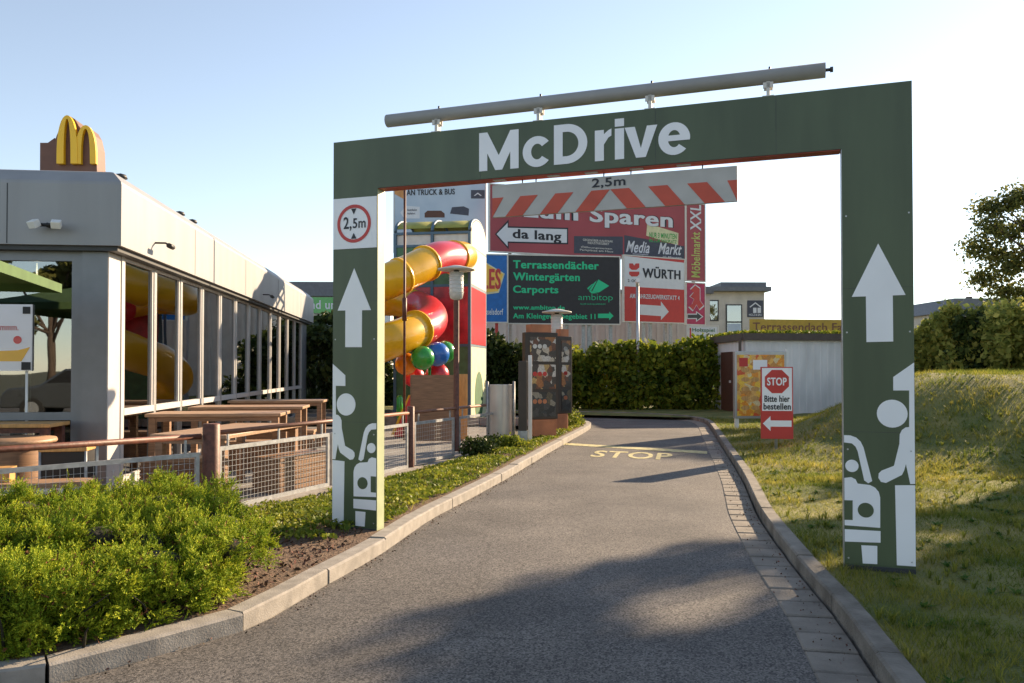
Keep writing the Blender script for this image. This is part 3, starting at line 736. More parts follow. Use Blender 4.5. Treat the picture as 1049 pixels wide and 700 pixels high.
for cx in (69.2, 87.8):
    a_ = arch(cx, 10.8, 118.5 if cx < 80 else 128.5, 7.2 if cx < 80 else 6.2, 168); n2 = len(a_) // 2
    a_ = [((x, z)) for x, z in a_]
    y0 = -.02 if cx < 80 else -.012
    vs = [ST @ Vector((x, y0, z)) for x, z in a_] + [ST @ Vector((x, .055, z)) for x, z in a_]; nn = len(a_)
    fs = [(i, i + 1, nn - 2 - i, nn - 1 - i) for i in range(n2 - 1)] + [((i + 1) % nn, i, nn + i, nn + (i + 1) % nn) for i in range(nn)]
    lo.add(vs, fs)
lo.build("double_arch", "logo_yellow", rs, True)
# floodlights on fascia and cameras
def flood(name, px, py, face, lab, cat):
    if face == 'front':
        c_ = P(px, py, 9.98); out = -u; side = n_
        c_ = BT(0, 0, 0) + side * ((c_ - BT(0, 0, 0)).dot(side)) + Vector((0, 0, c_.z))
    else:
        kk = (px - CX) / F; t = (C0.x - kk * C0.y) / (kk * u.y - u.x); c_ = BT(t, 0, P(px, py, (C0 + u * t).y).z); out = n_; side = u
    t_ = thing(name, lab, cat, tuple(c_)); return t_, c_, out, side
t_, c_, out, side = flood("wall_spotlight", 55, 233, 'front', "twin white spotlight on the shaded front fascia", "spotlight")
MB().tube([c_, c_ + out * .1], .03, 10).tube([c_ + out * .1 - side * .1, c_ + out * .1 + side * .1], .022, 8).build("bracket", "black", t_, True)
for sgn in (-1, 1):
    mb = MB(); T = Matrix.Translation(c_ + out * .16 + side * sgn * .13) @ Matrix.Rotation(R(20 * sgn), 4, 'Z') @ Matrix.Rotation(R(30), 4, 'X')
    mb.box(-.055, .055, -.05, .05, -.045, .045, T); mb.build("lamp_head", "white_paint", t_, True, bevel=.008)
for px, py, lab in ((158, 249, "small black camera on the sunlit side fascia near the corner"), (269, 302, "small black camera on the far part of the side fascia")):
    t_, c_, out, side = flood("security_camera", px, py, 'side', lab, "camera"); t_["group"] = "cameras on the restaurant fascia"
    MB().tube([c_, c_ + out * .14 - Vector((0, 0, .0)), c_ + out * .2 - Vector((0, 0, .03))], .014, 8).build("arm", "dark_grey", t_, True)
    T = Matrix.Translation(c_ + out * .22 - Vector((0, 0, .05))); MB().tube([T @ (-u * .11), T @ (u * .07)], .036, 10).build("camera_body", "black", t_, True)
for i, (px, py, lab) in enumerate(((183, 209, "first small dark vent cap on the roof edge"), (196, 217, "second small dark vent cap on the roof edge, further away"), (122, 172, "small vent cap right behind the roof corner"))):
    kk = (px - CX) / F; s = (C0.x - .35 * n_.x - kk * (C0.y - .35 * n_.y)) / (kk * u.y - u.x); c_ = BT(s, .35, ZR)
    t_ = thing("roof_vent", lab, "vent", tuple(c_), 0, "vent caps on the restaurant roof")
    MB().lathe([(.05, -.02), (.05, .08), (.09, .08), (.07, .13), (.001, .15)], tuple(c_), 12).build("cap", "dark_grey", t_, True)
# poster in the window
PT = T2(BT(.19, 3.4, 0), n_)
mp = thing("menu_poster", "white menu poster with yellow foot on a post at the front window", "poster", tuple(BT(.25, 2.2, -.08)))
a = on(PT, -18, 380); b = on(PT, 33, 312)
MB().prism([(a[0], a[1]), (b[0], a[1]), (b[0], b[1]), (a[0], b[1])][::-1], 0, .02, PT).build("sheet", "white_film", mp, True)
MB().prism([(a[0] + .01, a[1] + .12), (b[0] - .12, a[1] + .12), (b[0] - .02, a[1] + .3), (b[0] - .16, a[1] + .26), (a[0] + .01, a[1] + .24)], -.004, 0, PT).build("yellow_band", "slide_yellow", mp, True)
mb = MB(); mb.box(b[0] - .12, b[0] - .01, -.006, -.004, a[1] + .01, a[1] + .11, PT); mb.build("black_square", "black", mp, True); mb = MB(); mb.box(b[0] - .11, b[0] - .02, -.006, -.004, b[1] - .12, b[1] - .03, PT); mb.build("black_square", "black", mp, True)
mb = MB()
mb = MB(); text_into(mb, "hmmm.", b[0] - .42, b[0] - .16, b[1] - .33, b[1] - .25, -.004, .0, PT); mb.build("pink_lettering", "sign_red", mp, True)
mb = MB(); mb.prism(circle(b[0] - .17, b[1] - .45, .05, 20)[::-1], -.004, -.0005, PT); mb.build("pink_dot", "slide_red", mp, True)
MB().tube([PT @ Vector((b[0] - .07, .06, a[1])), PT @ Vector((b[0] - .07, .06, -.08))], .035, 10).build("stand", "white_paint", mp, True)

# chairs seen through the glass
def ichair(s, d, rz, lab):
    t_ = thing("indoor_chair", lab, "chair", tuple(BT(s, d, -.08)), rz, "yellow chairs inside the restaurant")
    mb = MB(); mb.box(-.22, .22, -.22, .22, .43, .49); mb.build("seat", "seat_yellow", t_, bevel=.02)
    mb = MB(); mb.box(-.22, .22, .19, .23, .5, .9); mb.build("backrest", "seat_yellow", t_, bevel=.02)
    for a_ in (-.18, .18):
        for b_ in (-.18, .18): MB().tube([(a_, b_, 0), (a_, b_, .43)], .015, 6).build("leg", "aluminium", t_)
ichair(1.0, .95, R(200), "yellow chair just behind the first side window")
ichair(2.3, .95, R(170), "yellow chair behind the second side window")
ichair(4.0, 1.0, R(190), "yellow chair behind the fourth side window")
for s, lab in ((1.7, "round indoor table behind the first side window"), (4.6, "round indoor table behind the fourth side window")):
    t_ = thing("indoor_table", lab, "table", tuple(BT(s, 1.1, -.08)), 0, "tables inside the restaurant")
    MB().lathe([(.001, .70), (.38, .70), (.38, .74), (.001, .74)], (0, 0, 0), 24).build("tabletop", "golden_wood", t_)
    MB().lathe([(.22, 0), (.22, .02), (.03, .04), (.03, .70)], (0, 0, 0), 14).build("leg", "aluminium", t_)

# ------------------------------------------------------------------ terrace furniture
def wtable(name, corner, dirx, L, W, ztop, lab, topm="table_wood", legm="bench_wood", grp="long wooden tables on the terrace"):
    T = T2(corner, dirx); t_ = thing(name, lab, "table", tuple(T @ Vector((L / 2, W / 2, -.12 - corner[2]))), math.atan2(dirx[1], dirx[0]), grp)
    mb = MB(); mb.box(0, L, 0, W, ztop - .045, ztop, T); mb.build("tabletop", topm, t_, True, bevel=.006)
    mb = MB(); mb.box(.06, L - .06, .05, .08, ztop - .11, ztop - .047, T); mb.box(.06, L - .06, W - .08, W - .05, ztop - .11, ztop - .047, T); mb.build("apron", legm, t_, True)
    for a_ in (.04, L - .13):
        for b_ in (.04, W - .13):
            mb = MB(); mb.box(a_, a_ + .09, b_, b_ + .09, -.12, ztop - .047, T); mb.build("leg", legm, t_, True, bevel=.004)
    return t_
ppn = (n_.x, n_.y)
wtable("terrace_table", (-4.16, 9.16, 0), (.985, -.17), .95, 2.0, .70, "nearest long wooden table beside the fence post")
for Y, lab in ((11.1, "second long wooden table, its end against the side window"), (13.1, "third long wooden table along the side windows"), (15.7, "farthest long wooden table along the side windows")):
    xf = C0.x + (Y - 10) * u.x / u.y - IN
    wtable("terrace_table", (xf + .12, Y, 0), ppn, 1.85, .8, .82, lab)
def bench(corner, dirx, L, W, z, lab, m="bench_wood", top="bench_wood"):
    T = T2(corner, dirx); t_ = thing("block_bench", lab, "bench", tuple(T @ Vector((L / 2, W / 2, -.12))), math.atan2(dirx[1], dirx[0]), "wooden benches on the terrace")
    mb = MB(); mb.box(0, L, 0, W, z - .05, z, T); mb.build("seat", top, t_, True, bevel=.006)
    mb = MB(); k = int((z + .12 - .06) / .075)
    mb.box(.012, L - .012, .012, W - .012, -.11, z - .051, T)
    for i in range(k): mb.box(0, L, 0, W, -.115 + i * .075, -.115 + i * .075 + .066, T)
    mb.build("slatted_base", m, t_, True)
bench((-3.30, 10.15, 0), (.93, -.36), .42, 1.05, .33, "brown slatted block bench between the near table and the fence")
bench((-4.62, 9.9, 0), ppn, .95, .36, .33, "low wooden bench between the first two terrace tables", top="table_wood")
bench((-4.6, 12.25, 0), ppn, 1.2, .36, .33, "low wooden bench behind the second terrace table", top="table_wood")
bench((-4.8, 14.4, 0), ppn, 1.2, .36, .33, "low wooden bench behind the third terrace table", top="table_wood")
wtable("front_table", (-7.5, 9.2, 0), ppn, 2.05, .55, .80, "golden wooden table under the front window", "golden_wood", "rust_brown", None)
# round table, stools, long rounded bench at left
rt = thing("round_table", "round brown drum table left of the metal stools", "table", (-5.62, 8.95, -.12))
MB().lathe([(.001, .74), (.45, .74), (.46, .76), (.45, .79), (.001, .79)], (0, 0, 0), 30).build("tabletop", "table_wood", rt)
MB().lathe([(.33, 0), (.33, .74)], (0, 0, 0), 30).build("drum_base", "bench_wood", rt)
st0 = thing("metal_stool", "wooden seat stool with silver legs right of the round table", "stool", (-4.86, 8.75, -.12), R(12))
mb = MB(); mb.box(-.24, .24, -.2, .2, .68, .73); mb.build("seat", "golden_wood", st0, bevel=.008)
mb = MB(); mb.box(-.22, .22, -.18, .18, .38, .679); mb.build("box_panel", "black", st0)
for a_ in (-.225, .225):
    for b_ in (-.185, .185): mb = MB(); mb.tube([(a_, b_, 0), (a_, b_, .73)], .014, 8); mb.build("leg", "galvanised", st0)
dup(st0, (-6.4, 8.2, -.12), R(30), "wooden seat stool at the left edge behind the rail")
bh = thing("rounded_bench", "long wooden bench with a rounded end behind the wire mesh", "bench", (-5.4, 7.85, -.12), R(16))
pl_ = [(-1.2, -.17), (1.0, -.17)] + [(1.0 + .17 * math.sin(math.pi * i / 10), -.17 * math.cos(math.pi * i / 10)) for i in range(1, 10)] + [(1.0, .17), (-1.2, .17)]
MB().prism(pl_, .39, .44, plane='xy').build("seat", "table_wood", bh)
MB().prism([(a_ * .97, b_ * .85) for a_, b_ in pl_], .33, .389, plane='xy').build("seat_edge", "white_paint", bh)
for a_ in (-.9, .7): mb = MB(); mb.box(a_ - .04, a_ + .04, -.12, .12, 0, .33); mb.build("leg", "galvanised", bh)
ob = thing("wooden_crate", "small orange wooden crate on the rounded bench", "crate", (-5.15, 8.0, .32), R(16))
mb = MB(); mb.box(-.13, .13, -.09, .09, .001, .13); mb.build("body", "golden_wood", ob, bevel=.006)
mb = MB(); mb.box(-.14, .14, -.1, .1, .131, .145); mb.build("lid", "golden_wood", ob)
# parasol
pr = thing("parasol", "green terrace parasol reaching in at the left edge", "parasol", (-5.93, 7.53, -.12), R(16))
hw = 1.2; zt_ = 2.95; zr_ = 2.53
mb = MB(); mb.add([(0, 0, zt_), (-hw, -hw, zr_), (hw, -hw, zr_), (hw, hw, zr_), (-hw, hw, zr_)], [(0, 1, 2), (0, 2, 3), (0, 3, 4), (0, 4, 1)])
mb.add([(-hw, -hw, zr_), (hw, -hw, zr_), (hw, hw, zr_), (-hw, hw, zr_), (-hw, -hw, zr_ - .10), (hw, -hw, zr_ - .10), (hw, hw, zr_ - .10), (-hw, hw, zr_ - .10)], [(0, 1, 5, 4), (1, 2, 6, 5), (2, 3, 7, 6), (3, 0, 4, 7)])
o = mb.build("canopy", "parasol_green", pr); md = o.modifiers.new("thick", 'SOLIDIFY'); md.thickness = .006
MB().tube([(0, 0, 0), (0, 0, zt_)], .025, 10).build("pole", "aluminium", pr)
MB().lathe([(.3, 0), (.3, .06), (.04, .1)], (0, 0, 0), 20).build("base", "dark_grey", pr)

# ------------------------------------------------------------------ fence
fence = thing("terrace_fence", "brown post fence with galvanised wire mesh panels around the terrace", "fence", tuple(FA))
def post(p, z1, r=.058, z0=-.3):
    MB().lathe([(r, z0), (r, z1 - .01), (r - .01, z1), (.001, z1)], (p.x, p.y, 0), 16).build("post", "rust_brown", fence, True)
def rail(a, b, z, r=.027, m="rail_wood"):
    MB().tube([a + Vector((0, 0, z)), b + Vector((0, 0, z))], r, 12).build("handrail", m, fence, True)
def meshpanel(a, b, z0, z1):
    T = T2(a, b - a); L = (b - a).length; f_ = MB()
    f_.box(0, L, -.018, .018, z1 - .045, z1, T); f_.box(0, L, -.018, .018, z0, z0 + .045, T); f_.box(0, .04, -.0175, .0175, z0 + .045, z1 - .045, T); f_.box(L - .04, L, -.0175, .0175, z0 + .045, z1 - .045, T)
    k = max(1, int(L / 1.0))
    for i in range(k + 1): x = .15 + (L - .3) * i / k; f_.box(x - .01, x + .01, -.01, .01, z1, .73, T)
    fo_ = f_.build("panel_frame", "galvanised", fence, True)
    w_ = MB(); nxw = int((L - .08) / .06); nzw = int((z1 - z0 - .09) / .06)
    for i in range(nxw + 1):
        x = .04 + (L - .08) * i / nxw; w_.box(x - .0014, x + .0014, -.0015, .0015, z0 + .045, z1 - .045, T)
    for i in range(nzw + 1):
        z = z0 + .045 + (z1 - z0 - .09) * i / nzw; w_.box(.04, L - .04, -.0065, -.0022, z - .0014, z + .0014, T)
    w_.build("wire_mesh", "zinc_mesh", fo_, True)
D = (FB - FA).length
post(FA, .86, .09); post(FB, .86); LP = FA + fdir * (D + 1.62)
post(LP + fdir * 2.6, .86)
rail(FA + fdir * .06, FB, .755); rail(FB, FC, .755); rail(FZ - fl * .0, FA + fl * .12, .73, .03, "rust_brown")
meshpanel(FA + fdir * .1, FA + fdir * (D / 2 - .03), -.10, .60); meshpanel(FA + fdir * (D / 2 + .03), FB - fdir * .1, -.10, .60)
meshpanel(FB + fdir * .1, LP - fdir * .1, -.08, .60); meshpanel(LP + fdir * .1, LP + fdir * 2.5, -.05, .60)
meshpanel(FA + fl * 2.2, FA + fl * .14, -.09, .56); meshpanel(FZ, FA + fl * 2.3, -.06, .56)

# lamps --------------------------------------------------------------
def lamp(loc, h, lab, pr_=.05):
    t_ = thing("street_lamp", lab, "lamp", loc, 0, "mushroom lanterns by the drive")
    MB().lathe([(pr_ * 1.4, 0), (pr_ * 1.4, .05), (pr_, .08), (pr_, h - .62)], (0, 0, 0), 14).build("pole", "rust_brown", t_)
    MB().lathe([(.03, h - .62), (.11, h - .58), (.125, h - .5), (.125, h - .12), (.001, h - .12)], (0, 0, 0), 20).build("lantern", "lantern_glass", t_)
    mb = MB()
    for k in range(5): mb.lathe([(.128, h - .48 + k * .07), (.135, h - .475 + k * .07), (.128, h - .465 + k * .07)], (0, 0, 0), 20)
    mb.build("louvre", "off_white", t_)
    MB().lathe([(.001, h), (.08, h), (.33, h - .06), (.33, h - .08), (.001, h - .08)], (0, 0, 0), 28).build("hat", "off_white", t_)
    MB().lathe([(.05, h - .12), (.05, h - .08)], (0, 0, 0), 12).build("neck", "dark_grey", t_)
lamp((LP.x, LP.y, 0), 3.28, "mushroom lantern on a tall brown pole at the terrace fence")
lamp((.99, 17.6, .05), 2.72, "shorter mushroom lantern behind the menu boards", .04)
t_ = thing("mast_lamp", "slim pale mast lamp in front of the hedge", "lamp", tuple(P(653.5, 421.5, 27) * 1))
t_.location.z = .05
MB().tube([(0, 0, 0), (0, 0, 4.2)], .055, 10).build("pole", "aluminium", t_)
MB().tube([(0, 0, 4.2), (-.03, -.1, 4.32), (-.05, -.45, 4.36)], [.05, .06, .075], 10).build("lamp_head", "white_paint", t_)
t_ = thing("thin_mast", "thin brown mast beside the play tower slides", "mast", (-2.35, 17.4, -.1))
MB().tube([(0, 0, 0), (0, 0, 5.6)], .028, 8).build("pole", "rust_brown", t_); MB().tube([(0, 0, 2.6), (0, 0, 3.1)], .05, 8).build("sleeve", "rust_brown", t_)

# ------------------------------------------------------------------ play tower with slides
TW = T2((-3.28, 22.35, 0), (.989, -.15)); tw = thing("play_tower", "colourful children's play tower with arched roof and tube slides", "play tower", tuple(TW @ Vector((1.07, 1.1, -.1))), 0)
W_, Dp, HT = 2.13, 2.3, 4.75
def twz(py): return P(450, py, 22.2).z
zl = [-.1, twz(354), twz(293), twz(252), twz(239)]
fr = MB()
for x in (0, W_ / 2, W_):
    for y in (0, Dp): fr.box(x - .04, x + .04, y - .04, y + .04, -.1, zl[4], TW)
for z in (zl[1], zl[2], zl[3], zl[4]):
    for y in (0, Dp): fr.box(0, W_, y - .035, y + .035, z - .035, z + .035, TW)
    for x in (0, W_): fr.box(x - .035, x + .035, 0, Dp, z - .034, z + .034, TW)
fr.build("frame", "tower_blue", tw, True)
def tpan(x0, x1, z0, z1, m, name="panel", y=-.01): mb = MB(); mb.box(x0, x1, y, y + .03, z0, z1, TW); mb.build(name, m, tw, True)
for i in range(2):
    x0, x1 = i * W_ / 2 + .04, (i + 1) * W_ / 2 - .04
    tpan(x0, x1, zl[0], zl[1] - .036, "tower_green"); tpan(x0, x1, zl[1] + .036, zl[2] - .036, "tower_red"); tpan(x0, x1, zl[2] + .036, zl[3] - .036, "tower_green")
# netting of the upper cabin
mb = MB()
for i in range(2):
    x0, x1 = i * W_ / 2 + .05, (i + 1) * W_ / 2 - .05
    mb.box(x0, x1, .02, .03, zl[3] + .04, zl[4] - .04, TW)
mb.build("net_panel", "off_white", tw, True)
# barrel roof
rr = Dp / 2; zc = zl[4] + .05; RH = twz(221) - zc; 
for i in range(2):
    x0, x1 = i * W_ / 2 + .03, (i + 1) * W_ / 2 - .03; mb = MB(); vs = []; n2 = 14
    for k in range(n2 + 1):
        t = R(12) + (math.pi - R(24)) * k / n2
        for rr_, dz in ((1, 0), (.96, 0)):
            for x in (x0, x1): vs.append(TW @ Vector((x, rr - rr * rr_ * math.cos(t), zc + RH * rr_ * math.sin(t))))
    fs = []
    for k in range(n2):
        a = k * 4; b = a + 4
        fs += [(a, b, b + 1, a + 1), (a + 2, a + 3, b + 3, b + 2), (a, a + 2, b + 2, b), (a + 1, b + 1, b + 3, a + 3)]
    mb.add(vs, fs, True); mb.build("roof", "tower_olive", tw, True)
mb = MB()
for x in (0, W_ / 2, W_):
    mb.tube([TW @ Vector((x, rr - rr * math.cos(math.pi * k / 16), zc + RH * 1.02 * math.sin(math.pi * k / 16))) for k in range(17)], .045, 8)
mb.build("roof_rib", "tower_blue", tw, True)
# lit arched side panels
sx = W_ + .012
def side_pan(y0, y1, z0, z1, m, arch_=False, name="side_panel"):
    pts = [(y0, z0), (y1, z0)]
    if arch_:
        pts += [(rr + rr * .93 * math.cos(math.pi * k / 14), z1 + RH * .95 * math.sin(math.pi * k / 14)) for k in range(15)]
    else: pts += [(y1, z1), (y0, z1)]
    mb = MB(); nn = len(pts)
    mb.add([TW @ Vector((sx + .03, a_, b_)) for a_, b_ in pts] + [TW @ Vector((sx, a_, b_)) for a_, b_ in pts], [tuple(range(nn)), tuple(range(2 * nn - 1, nn - 1, -1))] + [((i + 1) % nn, i, nn + i, nn + (i + 1) % nn) for i in range(nn)])
    mb.build(name, m, tw, True)
side_pan(.08, Dp - .08, zl[3], zc, "tower_cream", True); side_pan(.05, Dp - .05, zl[2] + .04, zl[3] - .04, "tower_cream"); side_pan(.05, Dp - .05, zl[1] + .04, zl[2] - .04, "slide_red"); side_pan(.05, Dp - .05, -.1, zl[1] - .04, "plastic_cream")
mb = MB(); pts = circle(rr, .62, .62, 24, .75); nn = 24
mb.add([TW @ Vector((sx + .035, a_, b_)) for a_, b_ in pts], [tuple(range(nn))]); mb.build("side_opening", "tower_green", tw, True)
# slides
def sp(px, py, Y): return P(px, py, Y)
def tubeslide(pts, r, m):
    c_ = [Vector(p) for p in pts]; d = []
    for i in range(len(c_) - 1):
        p0 = c_[max(i - 1, 0)]; p1 = c_[i]; p2 = c_[i + 1]; p3 = c_[min(i + 2, len(c_) - 1)]
        for k in range(6):
            t = k / 6; d.append(.5 * ((2 * p1) + (p2 - p0) * t + (2 * p0 - 5 * p1 + 4 * p2 - p3) * t * t + (3 * p1 - p0 - 3 * p2 + p3) * t ** 3))
    d.append(c_[-1]); MB().tube(d, r, 26).build("slide_tube", m, tw, True)
    return d
def flange(p, q_, r):
    d = (Vector(q_) - Vector(p)).normalized(); MB().tube([Vector(p) - d * .035, Vector(p) + d * .035], r + .04, 26).build("slide_flange", "slide_yellow", tw, True)
r1 = .42
tubeslide([sp(474, 263, 22.2), sp(470, 263, 21.6), sp(464, 264, 21.1)], r1, "slide_yellow")
a_ = tubeslide([sp(465, 264, 21.2), sp(458, 263.5, 20.7), sp(447, 265, 20.2), sp(436, 270, 19.8)], r1, "slide_red")
b_ = tubeslide([sp(437, 269.5, 19.8), sp(420, 278, 19.3), sp(400, 287, 18.9), sp(378, 297, 19.2), sp(362, 305, 20.2), sp(368, 309, 21.4)], r1, "slide_yellow")
flange(a_[-1], a_[-2], r1); flange(a_[1], a_[2], r1); flange(b_[9], b_[10], r1 - .015); flange(b_[19], b_[20], r1 - .015)
tubeslide([sp(368, 309, 21.4), sp(390, 308, 21.8), sp(410, 309, 21.8), sp(428, 314, 21.5)], r1, "slide_yellow")
a_ = tubeslide([sp(427, 314, 21.5), sp(438, 320, 21.0), sp(441, 328, 20.2), sp(434, 335, 19.4), sp(426, 338, 19.0)], r1 + .02, "slide_red")
flange(a_[-1], a_[-2], r1 + .01)
tubeslide([sp(428, 337.5, 19.1), sp(410, 345, 18.5), sp(392, 352, 18.2), sp(372, 362, 18.6), sp(360, 374, 19.6), sp(366, 388, 20.6), sp(384, 400, 20.9)], r1, "slide_yellow")
for px, py, Y, r_, m_, lab in ((433, 367, 18.6, .25, "ball_green", "green ball in front of the slides"), (448, 363, 19.0, .26, "ball_blue", 0), (455, 361, 19.6, .25, "ball_green", 0), (416, 373, 19.2, .24, "ball_orange", 0), (448, 384, 19.6, .26, "slide_red", 0), (424, 386, 20, .24, "slide_red", 0)):
    MB().ball(tuple(sp(px, py, Y)), r_ * 1.13).build("climbing_ball", m_, tw, True)
MB().tube([sp(440, 366, 19.3), sp(440, 424, 19.3)], .04, 8).build("ball_post", "ball_green", tw, True)
# spring items at the foot
t_ = thing("small_red_slide", "red side of a small slide beside the wooden screen", "slide", (-2.45, 18.2, -.1))
mb = MB(); mb.prism([P_ for P_ in [(-.25, 0), (.3, 0), (.3, 1.0), (.15, 1.0)]][::-1], -.04, .3); mb.build("side_wall", "slide_red", t_, bevel=.02)
mb = MB(); mb.prism([(-.25, .05), (.15, .95), (.2, .95), (-.18, .05)][::-1], -.02, .28, Matrix.Translation((-.06, 0, 0))); mb.build("chute", "slide_yellow", t_)
t_ = thing("green_play_post", "bright green play post left of the red slide", "play equipment", (-2.62, 18.6, -.1))
MB().tube([(0, 0, 0), (0, 0, .35)], .03, 8).build("stem", "dark_grey", t_); MB().tube([(0, 0, .35), (0, 0, .42), (0, 0, .88), (0, 0, .94)], [.03, .075, .075, .03], 12).build("pad", "ball_green", t_)
# wooden screen before the tower
t_ = thing("wooden_screen", "brown plank screen in front of the play tower", "screen", tuple(P(444, 425, 16.8).xy) + (-.12,))
L_ = 44 / F * 16.8; zt2 = P(444, 384, 16.8).z + .12
mb = MB()
for i in range(8): mb.box(-L_ / 2, L_ / 2, 0, .03, .05 + i * (zt2 - .05) / 8, .05 + (i + 1) * (zt2 - .05) / 8 - .006)
mb.box(-L_ / 2 + .01, L_ / 2 - .01, .008, .025, .05, zt2 - .01); mb.build("planks", "bench_wood", t_)
for s in (-1, 1): mb = MB(); mb.box(s * L_ / 2 - .04, s * L_ / 2 + .04, .031, .11, 0, zt2); mb.build("post", "bench_wood", t_)
t_ = thing("orange_panel", "narrow orange wooden panel right of the plank screen", "screen", tuple(P(472.5, 425, 17.3).xy) + (-.12,))
mb = MB(); mb.box(-.13, .13, 0, .03, .05, zt2 + .01); mb.build("panel", "golden_wood", t_); mb = MB(); mb.box(-.05, .05, .031, .08, 0, zt2 - .1); mb.build("post", "bench_wood", t_)
# corrugated steel screen
SS = T2(P(500, 449, 15.6).xy.to_3d(), (1, .12))
t_ = thing("steel_screen", "curved corrugated steel windbreak between two posts", "screen", (SS.translation.x, SS.translation.y, -.05))
ws = .5; z0_, z1_ = .02, P(510, 394, 15.6).z; vs = []; nxs, nzs = 10, 34
for k in range(nzs * 2 + 1):
    z = z0_ + (z1_ - z0_) * k / (nzs * 2)
    for i in range(nxs + 1):
        x = ws * i / nxs; y = -.14 * math.sin(math.pi * i / nxs) + (.006 if k % 2 else -.006); vs.append(SS @ Vector((x, y, z)))
mb = MB(); w1 = nxs + 1; mb.add(vs, [(k * w1 + i, k * w1 + i + 1, (k + 1) * w1 + i + 1, (k + 1) * w1 + i) for k in range(nzs * 2) for i in range(nxs)], True)
o = mb.build("corrugated_sheet", "steel_sheet", t_, True); md = o.modifiers.new("s", 'SOLIDIFY'); md.thickness = .004
for x in (-.01, ws + .01): MB().tube([SS @ Vector((x, 0, -.05)), SS @ Vector((x, 0, z1_ + .06))], .022, 10).build("post", "galvanised", t_, True)

# ------------------------------------------------------------------ menu boards
def menu_board(pxL, pxR, top, bot, Y, lab, base=(0, 0, 0, 0), three=True):
    a_ = P(pxL, bot, Y); b_ = P(pxR, top, Y + .25); T = T2((a_.x, a_.y, 0), (b_ - a_).xy); L_ = (b_ - a_).xy.length
    z0, z1 = a_.z, b_.z
    t_ = thing("menu_board", lab, "menu board", tuple(T @ Vector((L_ / 2, .1, .05))), 0, "drive-through menu boards")
    mb = MB(); mb.box(0, L_, 0, .16, z0, z1, T); mb.build("cabinet", "cab_brown", t_, True, bevel=.01)
    hh = (z1 - z0 - .08) / 3
    for i in range(3):
        za = z0 + .05 + i * hh; m_ = ["poster_photo_dark", "poster_photo", "poster_photo"][i]
        mb = MB(); mb.box(.1, L_ - .05, -.008, 0, za, za + hh - .06, T); f_ = mb.build("menu_panel", m_ if i else m_, t_, True)
        mb = MB()
        for k in range(3): mb.prism(circle(.2 + k * .14 + (L_ - .8) * k / 3, za + hh * .55, .045, 14), -.0115, -.0085, T)
        mb.build("menu_picture", ["order_wood", "sign_red", "off_white"][i], f_, True)
    mb = MB(); mb.box(L_ * base[0], L_ * base[1], .01, .16, .06, z0 - .001, T); mb.build("wooden_base", "order_wood", t_, True, bevel=.02)
    mb = MB(); mb.box(L_ * .2, L_ * .8, .02, .3, z1 + .001, z1 + .16, T); mb.build("top_box", "order_wood", t_, True)
    return T, L_
menu_board(538, 571.5, 341, 430, 15.4, "front drive-through menu board with three picture panels", (.25, .97))
menu_board(571.8, 586, 345, 424, 17.3, "rear drive-through menu board half hidden behind the front one", (-.1, .75))
t_ = thing("dark_wood_post", "dark square wooden post left of the menu boards", "post", tuple(P(535.5, 455, 14.6).xy) + (.02,))
mb = MB(); mb.box(-.08, .08, -.08, .08, 0, P(535, 370, 14.6).z - .02); mb.build("shaft", "cab_brown", t_, bevel=.01); mb = MB(); mb.box(-.09, .09, -.09, .09, 0, .3); mb.build("base", "galvanised", t_)
t_ = thing("white_post", "slim white post in front of the menu boards", "post", tuple(P(543, 440, 14.9).xy) + (.04,))
mb = MB(); mb.box(-.035, .035, -.035, .035, 0, P(543, 364, 14.9).z - .04); mb.build("shaft", "white_paint", t_, bevel=.006); mb = MB(); mb.box(-.05, .05, -.05, .05, 0, .03); mb.build("foot", "galvanised", t_)

# ------------------------------------------------------------------ stop sign and poster case on right
SP = P(795.5, 463, 13.0); SG = T2((SP.x, SP.y, 0), (1, -.12))
t_ = thing("order_stop_sign", "red and white sign with octagonal STOP and order here text on the grass", "sign", (SP.x, SP.y, .08))
def sgp(x, y): return on(SG, x, y)
a_ = sgp(779.5, 449.5); b_ = sgp(812, 376); c1 = (a_[0] + .0, a_[1]); 
MB().box(a_[0], b_[0], -.02, .02, a_[1], b_[1], SG).build("panel", "sign_red", t_, True, bevel=.004)
MB().tube([SG @ Vector((0, .03, .02)), SG @ Vector((0, .03, b_[1] - .05))], .025, 10).build("post", "galvanised", t_, True)
zm = sgp(795, 421)[1]; wL, wR = a_[0] + .018, b_[0] - .018
MB().box(wL, wR, -.0235, -.0202, zm, b_[1] - .018, SG).build("white_field", "white_film", t_, True)
oc = sgp(795.5, 391); ro = .205
mb = MB(); mb.prism([(oc[0] + ro * math.cos(R(22.5 + 45 * i)), oc[1] + ro * math.sin(R(22.5 + 45 * i))) for i in range(8)][::-1], -.0262, -.0237, SG); mb.build("octagon", "sign_red", t_, True)
mb = MB(); text_into(mb, "STOP", oc[0] - .155, oc[0] + .155, oc[1] - .065, oc[1] + .065, -.0275, .03, SG); mb.build("stop_lettering", "white_film", t_, True)
mb = MB(); text_into(mb, "Bitte hier", wL + .035, wR - .035, zm + .145, zm + .25, -.0265, .03, SG); text_into(mb, "bestellen", wL + .02, wR - .02, zm + .02, zm + .125, -.0265, .03, SG); mb.build("lettering", "letter_black", t_, True)
cz = sgp(795, 434)[1]; mb = MB()
mb.prism([(wL + .01, cz), (wL + .13, cz + .12), (wL + .13, cz + .05), (wR - .01, cz + .05), (wR - .01, cz - .05), (wL + .13, cz - .05), (wL + .13, cz - .12)][::-1], -.0235, -.0202, SG); mb.build("arrow", "white_film", t_, True)
